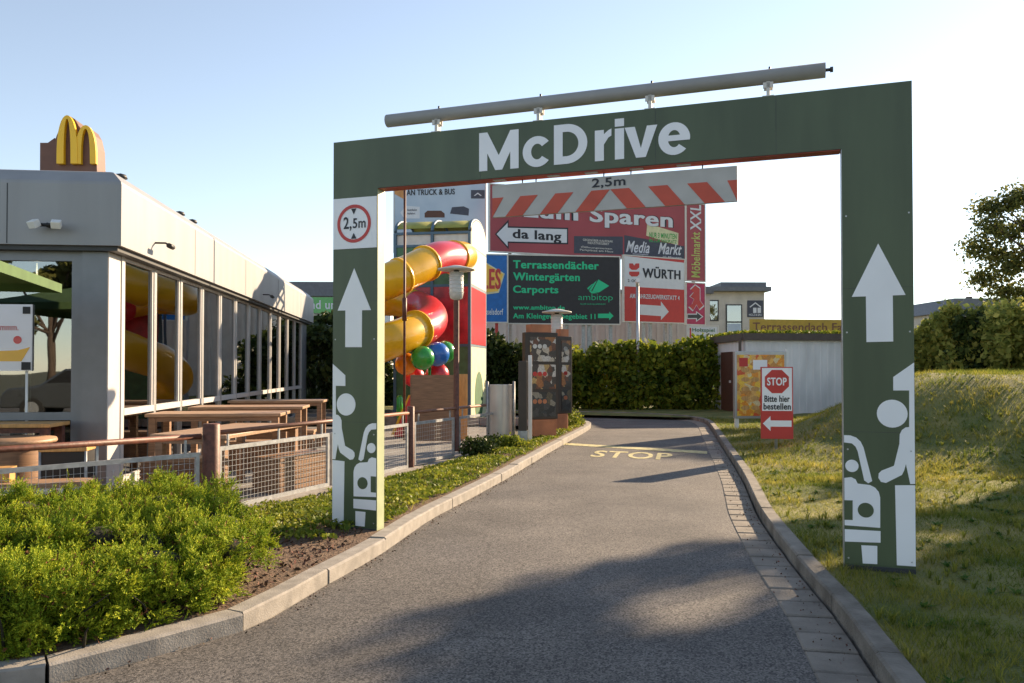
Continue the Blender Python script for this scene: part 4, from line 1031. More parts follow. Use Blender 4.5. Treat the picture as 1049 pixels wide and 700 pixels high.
QT = T2((P(753, 438, 18.2).x, 18.2, 0), (1, .05)); t_ = thing("poster_case", "glazed poster case with a burger advert on two white legs beside the shed", "poster case", tuple(QT @ Vector((.6, .1, .08))))
qp = lambda x, y: on(QT, x, y)
a_ = qp(753, 429); b_ = qp(805.5, 360)
mb = MB(); mb.box(a_[0], b_[0], 0, .14, a_[1], b_[1], QT); mb.build("case", "aluminium", t_, True, bevel=.01)
mb = MB(); mb.box(a_[0] + .05, b_[0] - .05, -.005, -.001, a_[1] + .06, b_[1] - .08, QT); f_ = mb.build("poster", "poster_food", t_, True)
mb = MB(); ww = b_[0] - a_[0]; hh = b_[1] - a_[1]
for k in range(5):
    for j in range(3): mb.prism([(a_[0] + ww * (.2 + .19 * j) + .10 * math.cos(2 * math.pi * i / 14), a_[1] + hh * (.16 + .14 * k) + .055 * math.sin(2 * math.pi * i / 14)) for i in range(14)][::-1], -.0085 - .001 * ((j + k) % 2), -.006, QT)
mb.build("poster_buns", "golden_wood", f_, True)
mb = MB(); mb.box(a_[0] + .1, a_[0] + .3, -.0105, -.0055, b_[1] - .35, b_[1] - .15, QT); mb.build("poster_red_field", "sign_red", f_, True)
mb = MB(); mb.box(a_[0] + .42, a_[0] + .75, -.0105, -.0055, b_[1] - .42, b_[1] - .2, QT); mb.build("poster_white_field", "white_film", f_, True)
for x in (a_[0] + .02, b_[0] - .1): mb = MB(); mb.box(x, x + .08, .03, .11, .0, a_[1] - .001, QT); mb.build("leg", "white_paint", t_, True)
mb = MB(); mb.box(b_[0] + .001, b_[0] + .06, .02, .12, .0, b_[1] + .05, QT); mb.build("end_post", "white_paint", t_, True)

# ------------------------------------------------------------------ shed
A = P(732, 421, 27.5); A.z = 0; B = P(764, 424, 24.2); B.z = 0; Cc = B + Vector((3.7, .5, 0)); Dd = A + (Cc - B)
sh = thing("shed", "low pale ribbed shed with brown roof edge and brown door", "shed", tuple(B))
ztop = 2.40
def wall(p, q_, z0, z1, name, m, rib=.2, th=.08, skip=None):
    T = T2(p, q_ - p); L_ = (q_ - p).length; mb = MB(); mb.box(0, L_, 0, th, z0, z1, T)
    k = int(L_ / rib)
    for i in range(k):
        x = (i + .5) * L_ / k
        if skip and skip[0] < x < skip[1]: continue
        mb.box(x - .02, x + .02, -.012, -.0005, z0, z1, T)
    return mb.build(name, m, sh, True), T, L_
_, TA, LA = wall(A, B, 0, ztop, "side_wall", "shed_wall", .3, skip=(.5, 2.4)); wall(B, Cc, 0, ztop, "front_wall", "shed_wall", .22)
mb = MB(); mb.prism([(p.x, p.y) for p in (A, B, Cc, Dd)], ztop + .001, ztop + .05, plane='xy'); mb.build("roof", "roof_brown", sh, True)
for p, q_ in ((A, B), (B, Cc)):
    T = T2(p, q_ - p); L_ = (q_ - p).length; mb = MB(); mb.box(-.1, L_ + (.1 if p is A else 0) * 0 + .0, -.13, -.015, ztop - .08, ztop + .13, T); mb.build("roof_edge", "roof_brown", sh, True)
d0 = on(TA, 739.5, 400)[0]; d1 = on(TA, 751, 400)[0]
mb = MB(); mb.box(d0, d1, -.03, -.001, .02, 2.0, TA); dr = mb.build("door", "door_brown", sh, True)
mb = MB(); mb.box(d1 - .3, d1 - .12, -.04, -.031, 1.0, 1.08, TA); mb.build("handle", "off_white", dr, True)
mb = MB(); mb.box(LA - .05, LA + .03, -.2, -.131, ztop - .5, ztop + .0, TA); mb.build("downpipe", "roof_brown", sh, True)
# overgrown roof
lf = []; 
for i in range(2600):
    s = nr.random() ** .8; p = (A.lerp(B, nr.random()) if i % 3 == 0 else B.lerp(Cc, nr.random())); c_ = p + Vector((nr.normal() * .1 + .1, nr.random() * .9 + .1, 0)); lf.append((c_.x, c_.y, ztop + .09 + nr.random() * .14))
o = card("roof_greenery", "cover_leaf", leaf_quads(np.array(lf), .07)); o.parent = sh; o.data.transform(pmat(sh).inverted())
# yellow banner behind
BT_ = T2((P(768, 340, 33).x, 33, 0), (1, .12)); a_ = on(BT_, 768, 342.5); b_ = on(BT_, 905, 328)
t_ = thing("yellow_banner", "long yellow banner with brown lettering above the shed roof", "banner", tuple(BT_ @ Vector(((a_[0] + b_[0]) / 2, 0, 0))))
mb = MB(); mb.box(a_[0], b_[0], 0, .03, a_[1] - .2, b_[1] , BT_); mb.build("cloth", "banner", t_, True)
mb = MB(); x0 = on(BT_, 771, 340)[0]; x1 = on(BT_, 884, 340)[0]; hh = on(BT_, 771, 330.5)[1]; h0 = on(BT_, 771, 339)[1]; text_into(mb, "Terrassendach Fabrik", x0, x1, h0, hh, -.008, .01, BT_); mb.box(x0 + 1.4, x0 + 2.9, -.008, -.001, h0 - .16, h0 - .1, BT_); mb.build("lettering", "sign_brown", t_, True)
for x in (a_[0] + .1, (a_[0] + b_[0]) / 2, b_[0] - .1): MB().tube([BT_ @ Vector((x, .06, 0)), BT_ @ Vector((x, .06, b_[1]))], .03, 8).build("post", "galvanised", t_, True)

# ------------------------------------------------------------------ billboards
class Board:
    def __init__(s, name, lab, pxL, pxR, yT, yB, YL, YR, mat_, grp=None, posts=(.1, .5, .9), legm="galvanised", frame=True, cat="billboard", th=.12):
        a_ = P(pxL, yB, YL); b_ = P(pxR, yB, YR); s.T = T2((a_.x, a_.y, 0), (b_ - a_).xy); s.L = (b_ - a_).xy.length
        s.z0 = a_.z; s.z1 = P(pxL, yT, YL).z; T = s.T
        s.o = thing(name, lab, cat, tuple(T @ Vector((s.L / 2, .1, -.15))), 0, grp)
        mb = MB(); mb.box(0, s.L, 0, th, s.z0, s.z1, T); s.pn = mb.build("panel", mat_, s.o, True)
        if frame:
            mb = MB(); e_ = .05
            mb.box(-e_, s.L + e_, -.02, th, s.z1 + .001, s.z1 + e_, T); mb.box(-e_, s.L + e_, -.02, th, s.z0 - e_, s.z0 - .001, T)
            mb.box(-e_, -.001, -.02, th, s.z0, s.z1, T); mb.box(s.L + .001, s.L + e_, -.02, th, s.z0, s.z1, T); mb.build("frame", "off_white", s.o, True)
        for k in posts:
            mb = MB(); x = s.L * k; mb.box(x - .06, x + .06, th + .001, th + .12, -.15, s.z1 - .1, T); mb.build("post", legm, s.o, True)
    def pt(s, x, y): return on(s.T, x, y)
    def poly(s, pts, m, name, y=-.006):
        mb = MB(); mb.prism([s.pt(*p) for p in pts], y, -.0005, s.T); return mb.build(name, m, s.o, True)
    def text(s, items, m, name="lettering", y=-.012, bold=.02):
        for it in items:
            mb = MB()
            body, x0, x1, yb, yt = it[:5]; a_ = s.pt(x0, yb); b_ = s.pt(x1, yb); z1 = s.pt(x0, yt)[1]
            text_into(mb, body, a_[0], b_[0], a_[1], z1, y, it[5] if len(it) > 5 else bold, s.T, it[6] if len(it) > 6 else 0)
            mb.build(name, m, s.o, True)
G_ = "advertising boards behind the hedge"
# red board
b = Board("billboard", "big dull red board with white slanted Sparen lettering and da lang arrow", 502, 701.5, 189, 257, 34, 37.4, "board_red", G_)
b.text([("zum Sparen", 535, 690, 228, 205, .07)], "letter_black", "lettering_outline", -.008); b.text([("zum Sparen", 536, 689, 227.5, 206, .03)], "board_white")
b.poly([(507, 240), (521, 225), (521, 232), (582, 233.5), (582, 250.5), (521, 249), (521, 255.5)], "letter_black", "arrow_border", -.004)
b.poly([(508.7, 240), (520, 228.5), (520, 233.5), (580.7, 235), (580.7, 249), (520, 247.5), (520, 252.5)], "board_white", "arrow", -.008)
b.text([("da lang", 525, 575, 247, 234.5, .03)], "letter_black", "arrow_lettering", -.013)
b.poly([(588, 242), (638, 242.5), (638, 261), (588, 259.6)], "board_slate", "address_field", -.005)
b.text([("GEGENÜBER KAUFPARK", 597, 628, 246.8, 244.2), ("INDUSTRIEGEBIET", 602, 624, 250, 247.6), ("Öffnungszeiten", 595, 627, 254.5, 252), ("Parkplätze am Haus", 594, 628, 257.5, 255)], "off_white", "address_lettering", -.011, .01)
b.poly([(639.5, 241), (701, 252.5), (701, 268.4), (639.5, 262)], "board_slate", "brand_field", -.005)
b.text([("Media   Markt", 641, 697, 258.5, 246.5, .02, .25), ("Gewerbegebiet", 648, 664, 261.2, 259.3, .01), ("10 Minuten", 679, 698, 264, 262.3, .01)], "board_white", "brand_lettering", -.011)
b.poly([(663, 229), (695, 239), (694.5, 251.5), (662, 241.5)], "plastic_cream", "badge", -.0045)
b.text([("NUR 3 MINUTEN", 665, 693, 243.5, 238, .02), ("BIS ZUM PARKPLATZ", 665, 693, 248, 244.5, .02)], "ball_green", "badge_lettering", -.012)
# narrow side board
c2 = Board("narrow_billboard", "tall narrow red board with upright lettering at the right end of the boards", 703.5, 722, 208, 287, 37.6, 38.1, "board_red", G_, posts=(.5,))
mb = MB(); a_ = c2.pt(707, 236); b2 = c2.pt(718, 210); text_vert(mb, "XXL", a_[0], b2[0], a_[1], b2[1], -.012, .02, c2.T); mb.build("white_lettering", "board_white", c2.o, True)
mb = MB(); a_ = c2.pt(708, 284); b2 = c2.pt(717, 238); text_vert(mb, "Möbelmarkt", a_[0], b2[0], a_[1], b2[1], -.012, .03, c2.T); mb.build("green_lettering", "text_lime", c2.o, True)
c3 = Board("pharmacy_board", "magenta board with a gothic red letter A and an arrow", 703.5, 722, 290, 332, 37.6, 38.1, "board_pink", G_, posts=(.5,))
A_ = [(706, 314), (710, 318), (713.5, 312), (716, 317), (720.5, 313), (716.8, 308), (716.8, 296), (712, 292.5), (707.5, 297), (710.5, 300), (707, 304), (711, 306.5), (709, 311.5)]
c3.poly([(712.7 + (x - 712.7) * 1.15, 305 + (y - 305) * 1.1) for x, y in A_], "board_white", "letter_border", -.005); c3.poly(A_, "sign_red", "letter", -.010)
c3.poly([(704, 321.5), (713, 321.5), (713, 318.8), (720.5, 324.5), (713, 330), (713, 327), (704, 327)], "board_white", "arrow_border", -.005); c3.poly([(704.5, 322.5), (714, 322.5), (714, 320.5), (719, 324.5), (714, 328.3), (714, 326), (704.5, 326)], "dark_grey", "arrow", -.01)
# Wuerth board
d = Board("billboard", "white and red WÜRTH board with a white arrow pointing right", 639.5, 701, 262, 329, 35.5, 36.9, "sign_red", G_, posts=(.12, .35, .46, .8))
d.poly([(639.6, 262.1), (700.9, 269.4), (700.9, 297), (639.6, 293.4)], "board_white", "white_field", -.004)
d.text([("WÜRTH", 658, 697, 284.5, 272.5, .045)], "letter_black")
d.poly([(644.5, 270), (648.2, 270), (649.6, 272.2), (651.2, 270), (654.8, 270), (654.8, 274.2), (652, 276.6), (647, 276.6), (644.5, 274.2)], "sign_red", "emblem_half", -.01)
d.poly([(644.5, 278.4), (654.8, 278.4), (654.8, 281.2), (652.6, 283.4), (646.8, 283.4), (644.5, 281.2)], "sign_red", "emblem_half", -.01)
d.text([("2. OG", 643, 652, 289, 286), ], "letter_black", "small_lettering"); d.text([("AM FAHRZEUGWERKSTATT 4", 645, 696, 305.5, 300.8, .03)], "board_white", "lettering_white")
d.poly([(655, 312), (677, 313.5), (677, 309), (685, 319.5), (677, 328), (677, 324), (655, 322.5)], "board_white", "arrow", -.008)
# ambitop
e_ = Board("billboard", "black board with green Terrassendächer Wintergärten Carports lettering", 520.8, 634.5, 261.6, 331, 32, 32.6, "board_black", G_, posts=(.2, .27, .53, .68, .73, .93))
e_.text([("Terrassendächer", 525.5, 613.5, 275, 266.8, .035), ("Wintergärten", 525.5, 594, 289.8, 279.2, .035), ("Carports", 525.5, 572, 302.5, 292.5, .035), ("www.ambitop.de", 525.5, 578.5, 318.6, 312.6, .025), ("Am Kleingewerbegebiet 11", 525.5, 610, 328, 321, .025)], "text_green")
e_.text([("ambitop", 592.5, 627.5, 309.5, 301.3, -.012)], "text_green", "brand_lettering"); e_.text([("ALLES AUS ALUMINIUM", 594, 620, 312.2, 310.8, 0)], "text_green", "tagline")
e_.poly([(613, 286.5), (624, 293), (613.5, 299.8), (606.5, 299)], "text_green", "leaf_emblem")
for q_ in ([(611.5, 287.5), (605.5, 298.4), (603.5, 297.5), (609, 289.5)], [(608.2, 290.6), (602.5, 297), (601.5, 295.5), (606, 291.5)], [(603, 297.8), (613, 300.4), (606, 300.8)]): e_.poly(q_, "text_green", "leaf_emblem")
e_.poly([(612.5, 321.5), (624, 321.5), (624, 319.5), (628.5, 323.8), (624, 328.2), (624, 326), (612.5, 326)], "text_green", "arrow")
# blue board
f2 = Board("billboard", "blue board with yellow panel and red letters left of the black board", 468, 519.3, 261, 329.5, 31.7, 31.9, "board_blue", G_, posts=(.15, .8), legm="sign_red")
f2.poly([(478, 266), (497, 268.5), (517, 280.5), (511, 300), (497, 302), (475, 297)], "plastic_cream", "logo_rim", -.005); f2.poly([(480, 268), (497, 270), (515.5, 281), (510, 298.5), (497, 300), (477, 295)], "slide_yellow", "logo_field", -.009)
f2.text([("ALLES", 478, 513, 296, 275, .05)], "sign_red", "logo_lettering", -.014); f2.text([("Wilsdruff-Kesselsdorf", 470, 515.5, 322.5, 316, .02)], "board_white")
# truck board
g2 = Board("billboard", "pale blue TRUCK & BUS board behind the play tower", 404, 497, 187, 258, 35, 34.6, "board_sky", G_, posts=(.15, .85))
g2.text([("AN TRUCK & BUS", 416.5, 466, 200.5, 194.5, .025)], "letter_black"); g2.poly([(482.5, 194.8), (496.5, 194.8), (496.5, 203.5), (482.5, 203.5)], "board_slate", "logo_box")
g2.poly([(485.5, 200.5), (489.5, 197.5), (493.5, 200.5), (492.5, 201), (489.5, 198.8), (486.5, 201)], "board_white", "logo_mark", -.009)
g2.poly([(435, 223), (435, 218.5), (438, 216), (452, 216), (455.5, 219), (455.5, 223)], "door_brown", "bus_picture"); g2.poly([(461, 219), (463, 212.5), (475, 211.5), (480.5, 214), (480, 221)], "board_slate", "truck_picture")
g2.poly([(410, 218), (416, 211), (430, 212), (430, 224), (414, 224)], "board_white", "address_arrow"); g2.text([("Autobahn", 417, 427, 216.5, 214), ("Abfahrt", 417, 425.5, 220, 217.8)], "board_slate", "address_lettering")
g2.poly([(404.3, 188), (413.5, 187.5), (413.5, 204), (404.3, 199)], "orange_patch", "orange_corner")
# pale corrugated warehouse behind
wh = thing("warehouse", "long pale ribbed warehouse wall behind the advertising boards", "building", tuple(P(600, 420, 42).xy) + (-.2,))
WT = T2((P(440, 400, 42).x, 42, 0), (1, .05)); LW = 15; zt3 = P(600, 300, 42).z
mb = MB(); mb.box(0, LW, 0, 10, -.2, zt3, WT)
for i in range(int(LW / .55)): mb.box(i * .55, i * .55 + .2, -.06, -.001, -.2, zt3, WT)
mb.build("wall", "corrugated", wh, True); mb = MB(); mb.box(-.15, LW + .15, -.2, 10.2, zt3 + .001, zt3 + .2, WT); mb.build("roof", "roof_grey", wh, True)
# small white sign
w2 = Board("small_white_board", "small white board with green lettering above the hedge end", 706, 735, 334, 351, 31, 31.5, "board_white", None, posts=(.2, .8), cat="sign")
w2.text([("Holzspiel", 709, 732, 341, 336), ("Park", 713, 728, 348.5, 343)], "tower_green")
w2.poly([(703.5 + 3, 336), (708, 336), (708, 350), (706.5, 350)], "sign_red", "red_edge")

# office house
OF = T2((P(700, 400, 52).x, 52, 0), (1, .02)); of_ = thing("office_house", "beige flat roofed office house with grey roof storey", "building", tuple(OF @ Vector((2.5, 3, -.2))))
op = lambda x, y: on(OF, x, y)
zr3 = op(750, 299)[1]; x1 = op(783, 300)[0]
mb = MB(); mb.box(0, x1, 0, 7, -.2, zr3, OF); mb.build("wall", "plaster", of_, True)
mb = MB(); mb.box(-.3, op(787, 300)[0], -.6, 7.3, zr3 + .001, zr3 + .28, OF); mb.build("roof", "roof_grey", of_, True)
mb = MB(); mb.box(op(739, 290)[0], op(785.5, 290)[0], .1, 5, zr3 + .281, op(750, 289)[1], OF); mb.build("roof_storey", "roof_grey", of_, True)
for q_, m_ in (((722, 736, 307.5, 329), 0), ((743.5, 760, 312, 345), 1)):
    a_ = op(q_[0], q_[3]); b_ = op(q_[1], q_[2])
    mb = MB(); mb.box(a_[0], b_[0], -.05, -.001, a_[1], b_[1], OF); f_ = mb.build("window", "dark_grey", of_, True)
    mb = MB(); mb.box(a_[0] + .08, b_[0] - .08, -.06, -.051, a_[1] + .08, b_[1] - .08, OF); mb.build("pane", "far_glass", f_, True)
    if m_: mb = MB(); mb.box(a_[0] + .05, b_[0] - .05, -.075, -.061, a_[1] + .9, a_[1] + 1.0, OF); mb.build("window_bar", "dark_grey", f_, True); mb = MB(); mb.box(a_[0] + .1, b_[0] - .1, -.072, -.0612, a_[1] + .05, a_[1] + .85, OF); mb.build("frosted_panel", "board_sky", f_, True)
a_ = op(765.5, 325); b_ = op(781.5, 308); mb = MB(); mb.box(a_[0], b_[0], -.06, -.001, a_[1], b_[1], OF); f_ = mb.build("company_sign", "board_slate", of_, True)
hs = [(767.5, 314.5), (773.5, 309.8), (779.5, 314.5), (778.7, 315.3), (773.5, 311.2), (768.3, 315.3)]
mb = MB(); mb.prism([op(*p) for p in hs], -.075, -.061, OF)
for x in (769.5, 774): mb.box(op(x, 0)[0], op(x + 3.4, 0)[0], -.075, -.061, op(770, 320.8)[1], op(770, 315.5)[1], OF)
mb.build("house_emblem", "board_white", f_, True)
mb = MB(); text_into(mb, "HOLZ & BAU", a_[0] + .1, b_[0] - .1, a_[1] + .08, a_[1] + .22, -.065, .01, OF); mb.build("lettering", "board_white", f_, True)

# left hall with green sign
HL = T2((P(250, 400, 50).x, 50, 0), (1, .03)); ha = thing("hall", "grey roofed hall with a green sign behind the restaurant", "building", tuple(HL @ Vector((4, 3, -.2))))
hp = lambda x, y: on(HL, x, y)
zw = hp(320, 304)[1]; zrr = hp(320, 289.5)[1]; LL = hp(400, 300)[0]
mb = MB(); mb.box(0, LL, 0, 12, -.2, zw, HL); mb.build("wall", "white_paint", ha, True)
mb = MB(); mb.box(-.3, LL + .3, -.4, 12, zw + .001, zrr, HL); mb.build("roof_band", "roof_grey", ha, True)
a_ = hp(316, 321.5); b_ = hp(356, 305.5); mb = MB(); mb.box(a_[0], b_[0], -.55, -.41, a_[1], b_[1], HL); f_ = mb.build("green_sign", "tower_green", ha, True)
f_.data.materials[0] = M["ball_green"]
mb = MB(); text_into(mb, "nd um", hp(321, 0)[0], hp(350, 0)[0], hp(320, 317.5)[1], hp(320, 308.5)[1], -.56, .02, HL); mb.build("lettering", "board_white", f_, True)
# roof far right
FR = T2((P(975, 400, 60).x, 60, 0), (1, .0)); fh = thing("far_house", "distant house with grey roof above the right hedge", "building", tuple(FR @ Vector((3, 3, 0))))
fp = lambda x, y: on(FR, x, y); L6 = fp(1037, 0)[0]
mb = MB(); mb.box(0, L6, 0, 6, -.2, fp(1000, 320)[1], FR); mb.build("wall", "plaster", fh, True)
zA = fp(1000, 320)[1] + .001; zB = fp(1000, 306)[1]
mb = MB(); mb.prism([(-.4, zA), (L6 + .4, zA), (L6 + .4, zB), (0.1, zB)][::-1], -.3, 6.3, FR); rf = mb.build("roof", "roof_grey", fh, True)
mb = MB(); mb.box(1.9, 2.2, 1, 1.4, zB + .001, zB + .25, FR); mb.build("chimney", "roof_brown", rf, True)

# ------------------------------------------------------------------ vegetation
def foliage_thing(name, lab, cat, base, lobes, N, size, leafm, grp=None, trunk=None, asp=1.5, shell=.55, limbs=6):
    t_ = thing(name, lab, cat, base, 0, grp); L = [(base[0] + l[0], base[1] + l[1], base[2] + l[2], l[3], l[4], l[5]) for l in lobes]
    c_ = blob_points(N, L, shell); c_ = c_[c_[:, 2] > base[2] + .03]
    card("crown" if trunk else "foliage", leafm, leaf_quads(c_, size, 0, asp), t_)
    if trunk:
        r, h = trunk; mb = MB(); b0 = Vector(base)
        mb.tube([b0 - Vector((0, 0, .2)), b0 + Vector((.03, 0, h * .4)), b0 + Vector((-.05, .05, h))], [r * 1.25, r, r * .55], 12)
        for k in range(limbs):
            l = L[k % len(L)]; p0 = b0 + Vector((0, 0, h * rnd.uniform(.5, .95))); p1 = Vector(l[:3]) + Vector((rnd.uniform(-.5, .5) * l[3], rnd.uniform(-.5, .5) * l[4], rnd.uniform(0, .4) * l[5]))
            mid_ = p0.lerp(p1, .5) + Vector((0, 0, .2)); mb.tube([p0, mid_, p1], [r * .45, r * .28, r * .08], 7)
        mb.build("trunk", "bark", t_, True)
    else:
        mb = MB()
        for k in range(7):
            l = L[k % len(L)]; p0 = Vector(base); p1 = Vector(l[:3]); mb.tube([p0, p0.lerp(p1, .5) + Vector((.03, 0, .05)), p1], [.03, .02, .008], 5)
        mb.build("stem", "bark", t_, True)
    return t_
def rl(n, ex, ey, z0, z1, r0, r1):
    return [(rnd.uniform(-ex, ex), rnd.uniform(-ey, ey), rnd.uniform(z0, z1), rnd.uniform(r0, r1), rnd.uniform(r0, r1), rnd.uniform(r0, r1) * .8) for _ in range(n)]
# hedge behind the road: a clipped row of laurels built bush by bush
labs = ["leftmost dark laurel bush of the hedge, behind the steel screen", "second laurel bush of the hedge, behind the menu boards", "third laurel bush of the hedge, right of the menu boards", "fourth laurel bush of the hedge, left of the mast lamp",
        "fifth laurel bush of the hedge, at the mast lamp", "sixth laurel bush of the hedge, under the red arrow board", "rightmost laurel bush of the hedge, next to the shed"]
for i, lb in enumerate(labs):
    x = -1.0 + i * 1.25; Y = 27.3 + (.1 if i % 2 else -.15); hh = 2.45 + rnd.uniform(-.12, .12) + (.0 if i else .2)
    lobes = [(rnd.uniform(-.5, .5), rnd.uniform(-.3, .3), z, .62, .55, .5) for z in np.linspace(.2, hh - .45, 6) for _ in range(2)]
    foliage_thing("hedge_bush", lb, "hedge", (x, Y, 0), lobes, 4200, .13, "hedge_leaf" if i > 1 else "dark_leaf", "hedge behind the bend of the drive")
# dark bushes left beside restaurant end
for i, (px, Y, hh, lb) in enumerate(((326, 29, 3.6, "tall dark shrub at the far end of the restaurant"), (338, 27.5, 3.0, "lower dark shrub beside the far end of the restaurant"), (352, 29.5, 3.3, "dark shrub half hidden behind the left gate pillar"), (312, 31, 3.6, "dark shrub behind the restaurant's far corner"), (372, 30, 3.0, "dark shrub behind the slides left part"), (392, 30, 2.8, "dark shrub behind the slides"), (508, 28.5, 2.9, "dark shrub left of the hedge behind the steel screen"))):
    p = P(px, 400, Y); foliage_thing("dark_shrub", lb, "shrub", (p.x, p.y, -.15), [(rnd.uniform(-.5, .5), rnd.uniform(-.4, .4), z, .7, .6, .5) for z in np.linspace(.4, hh - .4, 5) for _ in range(2)], 3200, .15, "dark_leaf", "dark shrubs behind the restaurant")
# small round shrub at the verge tip and low shrubs
for (px, py, r_, m_, lb) in ((577, 438, .45, "hedge_leaf", "round green shrub beside the menu board base"), (589, 436, .22, "cover_leaf", "tiny shrub at the tip of the kerb island"), (492, 466, .3, "dark_leaf", "dark low shrub at the foot of the steel screen"), (508, 460, .24, "dark_leaf", "small dark shrub right of the low shrub"), (525, 461, .26, "hedge_leaf", "small green shrub before the dark post")):
    Y = F * 1.38 / (py - HOR); x = (px - CX) / F * Y
    foliage_thing("low_shrub", lb, "shrub", (x, Y, .05), [(rnd.uniform(-.4, .4) * r_, rnd.uniform(-.3, .3) * r_, r_ * .45, r_ * .8, r_ * .8, r_ * .6) for _ in range(4)], int(2400 * r_ / .4), .035, m_, "low shrubs on the left verge")
# right hedge on the mound
for i, (px, Y, hh, r_, m_, lb) in enumerate(((950, 25, 2.3, .75, "bank_leaf", "small bush right behind the right gate pillar"), (968, 24.5, 2.5, .7, "bank_leaf", "low light green bush left in the row above the bank"), (988, 23, 2.95, .7, "bank_leaf", "tallest light green bush in the row above the bank"), (1010, 22.5, 2.6, .8, "dark_leaf", "dark bush right of the tallest bush above the bank"), (1034, 22, 2.75, .9, "bank_leaf", "light bush near the right picture edge above the bank"),
        (1062, 21, 2.8, 1.0, "bank_leaf", "bush at the right picture edge above the bank"), (1105, 20, 3.1, 1.3, "dark_leaf", "bush beyond the right picture edge"), (925, 26.5, 2.2, .8, "dark_leaf", "dark bush hidden behind the right gate pillar"))):
    p = P(px, 380, Y); zb = float(hz(p.x, p.y)) - .1; hh2 = hh + .35 - zb
    foliage_thing("bank_bush", lb, "bush", (p.x, p.y, zb), [(rnd.uniform(-.7, .7) * r_, rnd.uniform(-.5, .5) * r_, z, r_ * .62, r_ * .6, .5) for z in np.linspace(.3, hh2 - .4, 5) for _ in range(3)] + [(rnd.uniform(-1, 1) * r_, 0, hh2 - rnd.uniform(.1, .6), .22, .22, .35) for _ in range(9)], 3900, .12, m_, "bushes above the grass bank")
# deciduous trees
def tree(base, hh, rad, lab, N=9000, size=.17, grp="leafy trees right of the drive", seed=1, dens=12):
    lobes = []
    for k in range(dens):
        a = rnd.uniform(0, 2 * math.pi); q_ = rnd.random() ** .6 * rad; z = hh * rnd.uniform(.42, .95); q_ *= 1 - .5 * abs(z / hh - .62)
        lobes.append((q_ * math.cos(a), q_ * math.sin(a), z, rad * rnd.uniform(.18, .33), rad * rnd.uniform(.18, .33), rad * rnd.uniform(.13, .24)))
    return foliage_thing("leafy_tree", lab, "tree", base, lobes, N, size, "tree_leaf", grp, (.16, hh * .7), 1.5, .25, dens)
tl = [P(x, y, Y_) for x, y, Y_ in ((1000, 255, 28), (1008, 285, 28.5), (1016, 235, 27.5), (1012, 215, 28), (1022, 262, 28.6), (1028, 300, 28), (1034, 208, 28), (1034, 240, 28.5), (1036, 275, 27.6), (1050, 200, 28), (1055, 230, 28.4), (1052, 262, 27.6), (1050, 300, 28), (1075, 200, 28), (1080, 240, 27), (1080, 280, 29), (1105, 215, 28), (1110, 255, 28), (1130, 240, 28))]
tb = (20.2, 28, .6)
foliage_thing("leafy_tree", "leafy tree at the right picture edge above the grey roof", "tree", tb, [(p.x - tb[0], p.y - tb[1], p.z - tb[2], .75, .8, .55) for p in tl], 12500, .085, "tree_leaf", "leafy trees right of the drive", (.16, 5.0), 1.6, .2, 19)
tree((14.4, 17.4, 1.2), 6.3, 2.0, "leafy tree beyond the right picture edge casting shade on the drive", 5200, .14, dens=20)
tree((18.6, 19.2, 1.2), 8.2, 2.9, "second leafy tree beyond the right picture edge", 6500, .16, dens=18)
tree((12.0, 13.1, .6), 5.8, 2.2, "nearest leafy tree beyond the right picture edge", 6000, .14, dens=18)
# trees far behind the camera, seen only mirrored in the windows
for i, (x, y, h_) in enumerate(((-9, -16, 6), (-14, -15, 7), (-4, -18, 6.5), (9, 2, 5.5), (-11.5, -17.5, 7), (-6.6, -17, 6))):
    tree((x, y, -.1), h_, 2.6, ['fifth tree behind the viewer, between the first two', 'sixth low tree behind the viewer'][i - 4] if i > 3 else ["tree mirrored in the front window, behind the viewer", "second tree behind the viewer, left", "third tree behind the viewer", "tree right behind the viewer"][i], 4500, .25, "trees behind the viewer", dens=10)

# juniper
jb = thing("juniper_bush", "broad spreading juniper with bright yellow-green tips behind the left kerb", "shrub", (-3.1, 5.3, .05))
cs = []
poly_ = [(-2.2, 3.72), (-1.82, 4.15), (-1.66, 4.6), (-1.66, 5.2), (-2.05, 6.0), (-2.4, 6.7), (-2.7, 7.2), (-3.3, 7.15), (-4.0, 6.4), (-5.0, 5.4), (-6.2, 4.6), (-6.5, 3.5), (-4.5, 3.0), (-3.2, 3.32)]
def inside(x, y):
    c_ = False; n2 = len(poly_)
    for i in range(n2):
        x1_, y1_ = poly_[i]; x2_, y2_ = poly_[(i + 1) % n2]
        if (y1_ > y) != (y2_ > y) and x < (x2_ - x1_) * (y - y1_) / (y2_ - y1_) + x1_: c_ = not c_
    return c_
while len(cs) < 240:
    x = rnd.uniform(-6.5, -1.5); y = rnd.uniform(3.2, 7.2)
    if inside(x, y):
        d_ = min(math.hypot(x - a, y - b) for a, b in poly_)
        cs.append((x, y, .16 + .115 * min(1, d_ / .25) + rnd.uniform(-.05, .09), rnd.uniform(.13, .27), rnd.uniform(.09, .16)))
for p_, q_ in ((kl_o[i], offs(kl_o, -1)[i]) for i in range(len(kl_o)) if -6 < kl_o[i].x < -1.62 and kl_o[i].y < 4.9):
    for _ in range(5):
        c_ = p_.lerp(q_, rnd.uniform(.10, .42)); cs.append((c_.x, c_.y, rnd.uniform(.10, .2), rnd.uniform(.11, .17), rnd.uniform(.09, .13)))
CS = np.array(cs); NPl = 30000; KP = 8
wts = CS[:, 3] ** 2; ii = nr.choice(len(CS), NPl, p=wts / wts.sum())
d = nr.normal(size=(NPl, 3)); d[:, 2] = np.abs(d[:, 2]) * 1.2 - .6; d /= np.linalg.norm(d, axis=1)[:, None]
